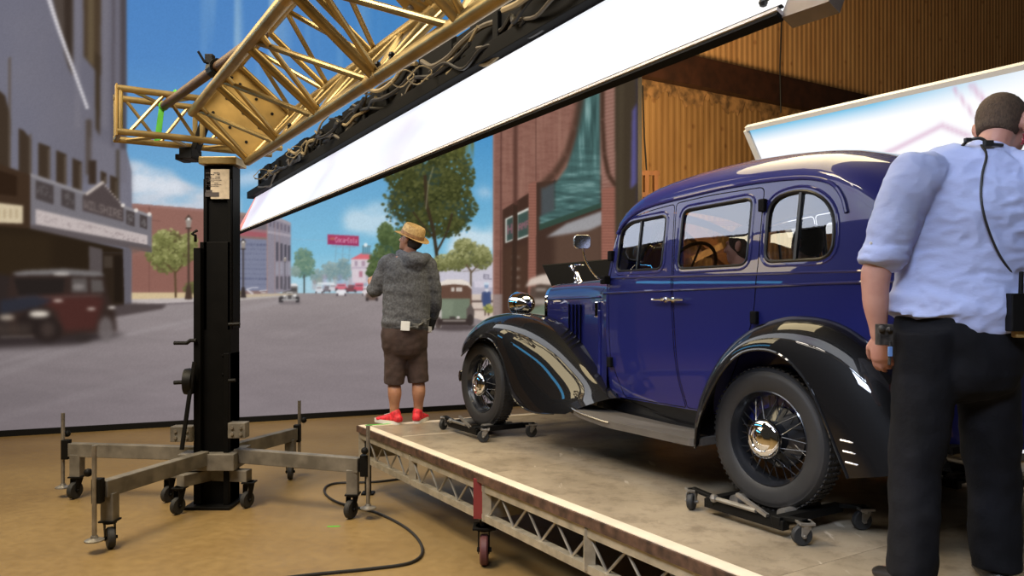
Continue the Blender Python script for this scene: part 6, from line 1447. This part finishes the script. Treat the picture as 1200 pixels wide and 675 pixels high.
# ---------------------------------------------------------------- the two in the front seat
def sitter(x, y, z, label, hair, cloth, skin, face):
    c = L2W(x, y, z); p = thing('person', label, 'person', L2W(x - .05, y, .75)); fw = AD; rt = AN
    mb = MB(); R, r_, u_ = head_chain(mb, c, V(face), UZ, .98)
    chain(mb, [(c - UZ * .06, .055, .058), (c - UZ * .13, .056, .06), (c - UZ * .17, .08, .075)], rt)
    chain(mb, dense([(c - UZ * .18, .12, .08), (c - UZ * .26, .19, .11), (c - UZ * .45, .165, .12), (c - UZ * .58, .17, .13)]), rt)
    hip = c - UZ * .58
    for s in (-1, 1):
        chain(mb, dense([(c - UZ * .22 + rt * s * .18, .055, .055), (c - UZ * .42 + rt * s * .21 + fw * .08, .045, .045), (c - UZ * .36 + rt * s * .14 + fw * .30, .032, .03)]), rt)
        hand_chain(mb, c - UZ * .36 + rt * s * .14 + fw * .30, fw + UZ * .1, UZ * .8 + rt * s * .3, -rt * s, .8)
        chain(mb, dense([(hip + rt * s * .09, .085, .085), (hip + rt * s * .11 + fw * .42 + UZ * .03, .06, .06), (hip + rt * s * .11 + fw * .50 - UZ * .12, .05, .05)]), rt)
    mlink('body', fuse(mb, .007, 4), skin, p)
    mb = MB(); chain(mb, dense([(c - UZ * .165, .10, .085), (c - UZ * .20, .17, .11), (c - UZ * .28, .215, .135), (c - UZ * .45, .195, .145), (c - UZ * .60, .20, .15)]), rt)
    for s in (-1, 1): chain(mb, dense([(c - UZ * .235 + rt * s * .18, .075, .075), (c - UZ * .42 + rt * s * .21 + fw * .08, .06, .06), (c - UZ * .37 + rt * s * .15 + fw * .26, .045, .045)]), rt)
    mlink('jacket', fuse(mb, .010, 4), cloth, p)
    mb = MB(); mb.ball(c + R @ V((0, -.018, .024)), 1.0, 20, (.085, .098, .095), R); mb.ball(c + R @ V((0, -.035, -.025)), 1.0, 20, (.075, .075, .07), R); mlink('hair', fuse(mb, .007, 3), hair, p)
    return p
M_JKT = pm('dark_jacket', (.03, .026, .028), .85); M_JKT2 = pm('dark_brown_coat', (.045, .03, .024), .85)
sitter(.60, .27, 1.335, 'person in dark jacket at the steering wheel of the blue car', M_HAIRD, M_JKT, S_SK2, AD * .9 + AN * -.3)
sitter(.58, -.28, 1.375, 'person in brown coat in the far front seat of the blue car', M_HAIRD, M_JKT2, S_SK, AD)

# ================================================================ light
w = bpy.data.worlds.new('world'); sc.world = w; w.use_nodes = True
w.node_tree.nodes['Background'].inputs['Color'].default_value = (1.0, 0.86, 0.68, 1); w.node_tree.nodes['Background'].inputs['Strength'].default_value = 0.028
def area(name, loc, target, sx, sy, power, col, spread=180):
    l = bpy.data.lights.new(name, 'AREA'); l.shape = 'RECTANGLE'; l.size = sx; l.size_y = sy; l.energy = power; l.color = col; l.spread = math.radians(spread)
    o = bpy.data.objects.new(name, l); C.objects.link(o); o.location = loc
    o.rotation_euler = (V(target) - V(loc)).to_track_quat('-Z', 'Y').to_euler(); return o
def area_axes(name, c, xd, yd, sx, sy, power, col):
    l = bpy.data.lights.new(name, 'AREA'); l.shape = 'RECTANGLE'; l.size = sx; l.size_y = sy; l.energy = power; l.color = col
    o = bpy.data.objects.new(name, l); C.objects.link(o); x = V(xd).normalized(); z = x.cross(V(yd)).normalized(); y = z.cross(x)
    o.matrix_world = Matrix.Translation(V(c)) @ Matrix((x, y, z)).transposed().to_4x4(); return o
area_axes('overhead_soft_light', ant(4.05, 3.95, 4.6), AN, AD, 3.9, 1.9, 150, (1.0, .80, .46))
ldir = V((.97, -.23, -.12)).normalized()
area_axes('side_soft_light', V((-6.15, 6.25, 5.75)), UZ.cross(-ldir), UZ, 3.4, 3.5, 235, (1.0, .82, .50))
area_axes('side_sky_light', V((-6.15, 6.25, 3.02)), UZ.cross(-ldir), UZ, 3.4, .28, 14, (.10, .55, 1.0))
area('stage_light', V((-4.6, 3.0, 8.0)), V((-3.2, 7.0, 0)), 2.5, 2.5, 430, (1.0, .78, .46))
area('wall_light', ant(9.5, 8.2, 4.0), ant(8.0, 14, 7.5), 5, 1.5, 900, (1.0, .70, .36))
area('added_fill_light', V((-3.2, 2.3, 6.2)), V((.6, 5.0, .5)), 2.5, 2, 430, (1.0, .91, .80))  # unseen fill lamp, added to brighten the deck, the clothes and the car's side
area('key_on_shirt', V((-.9, -.6, 4.6)), V((1.7, 2.9, 1.8)), 1.5, 1.0, 48, (.70, .80, 1.0), 70)
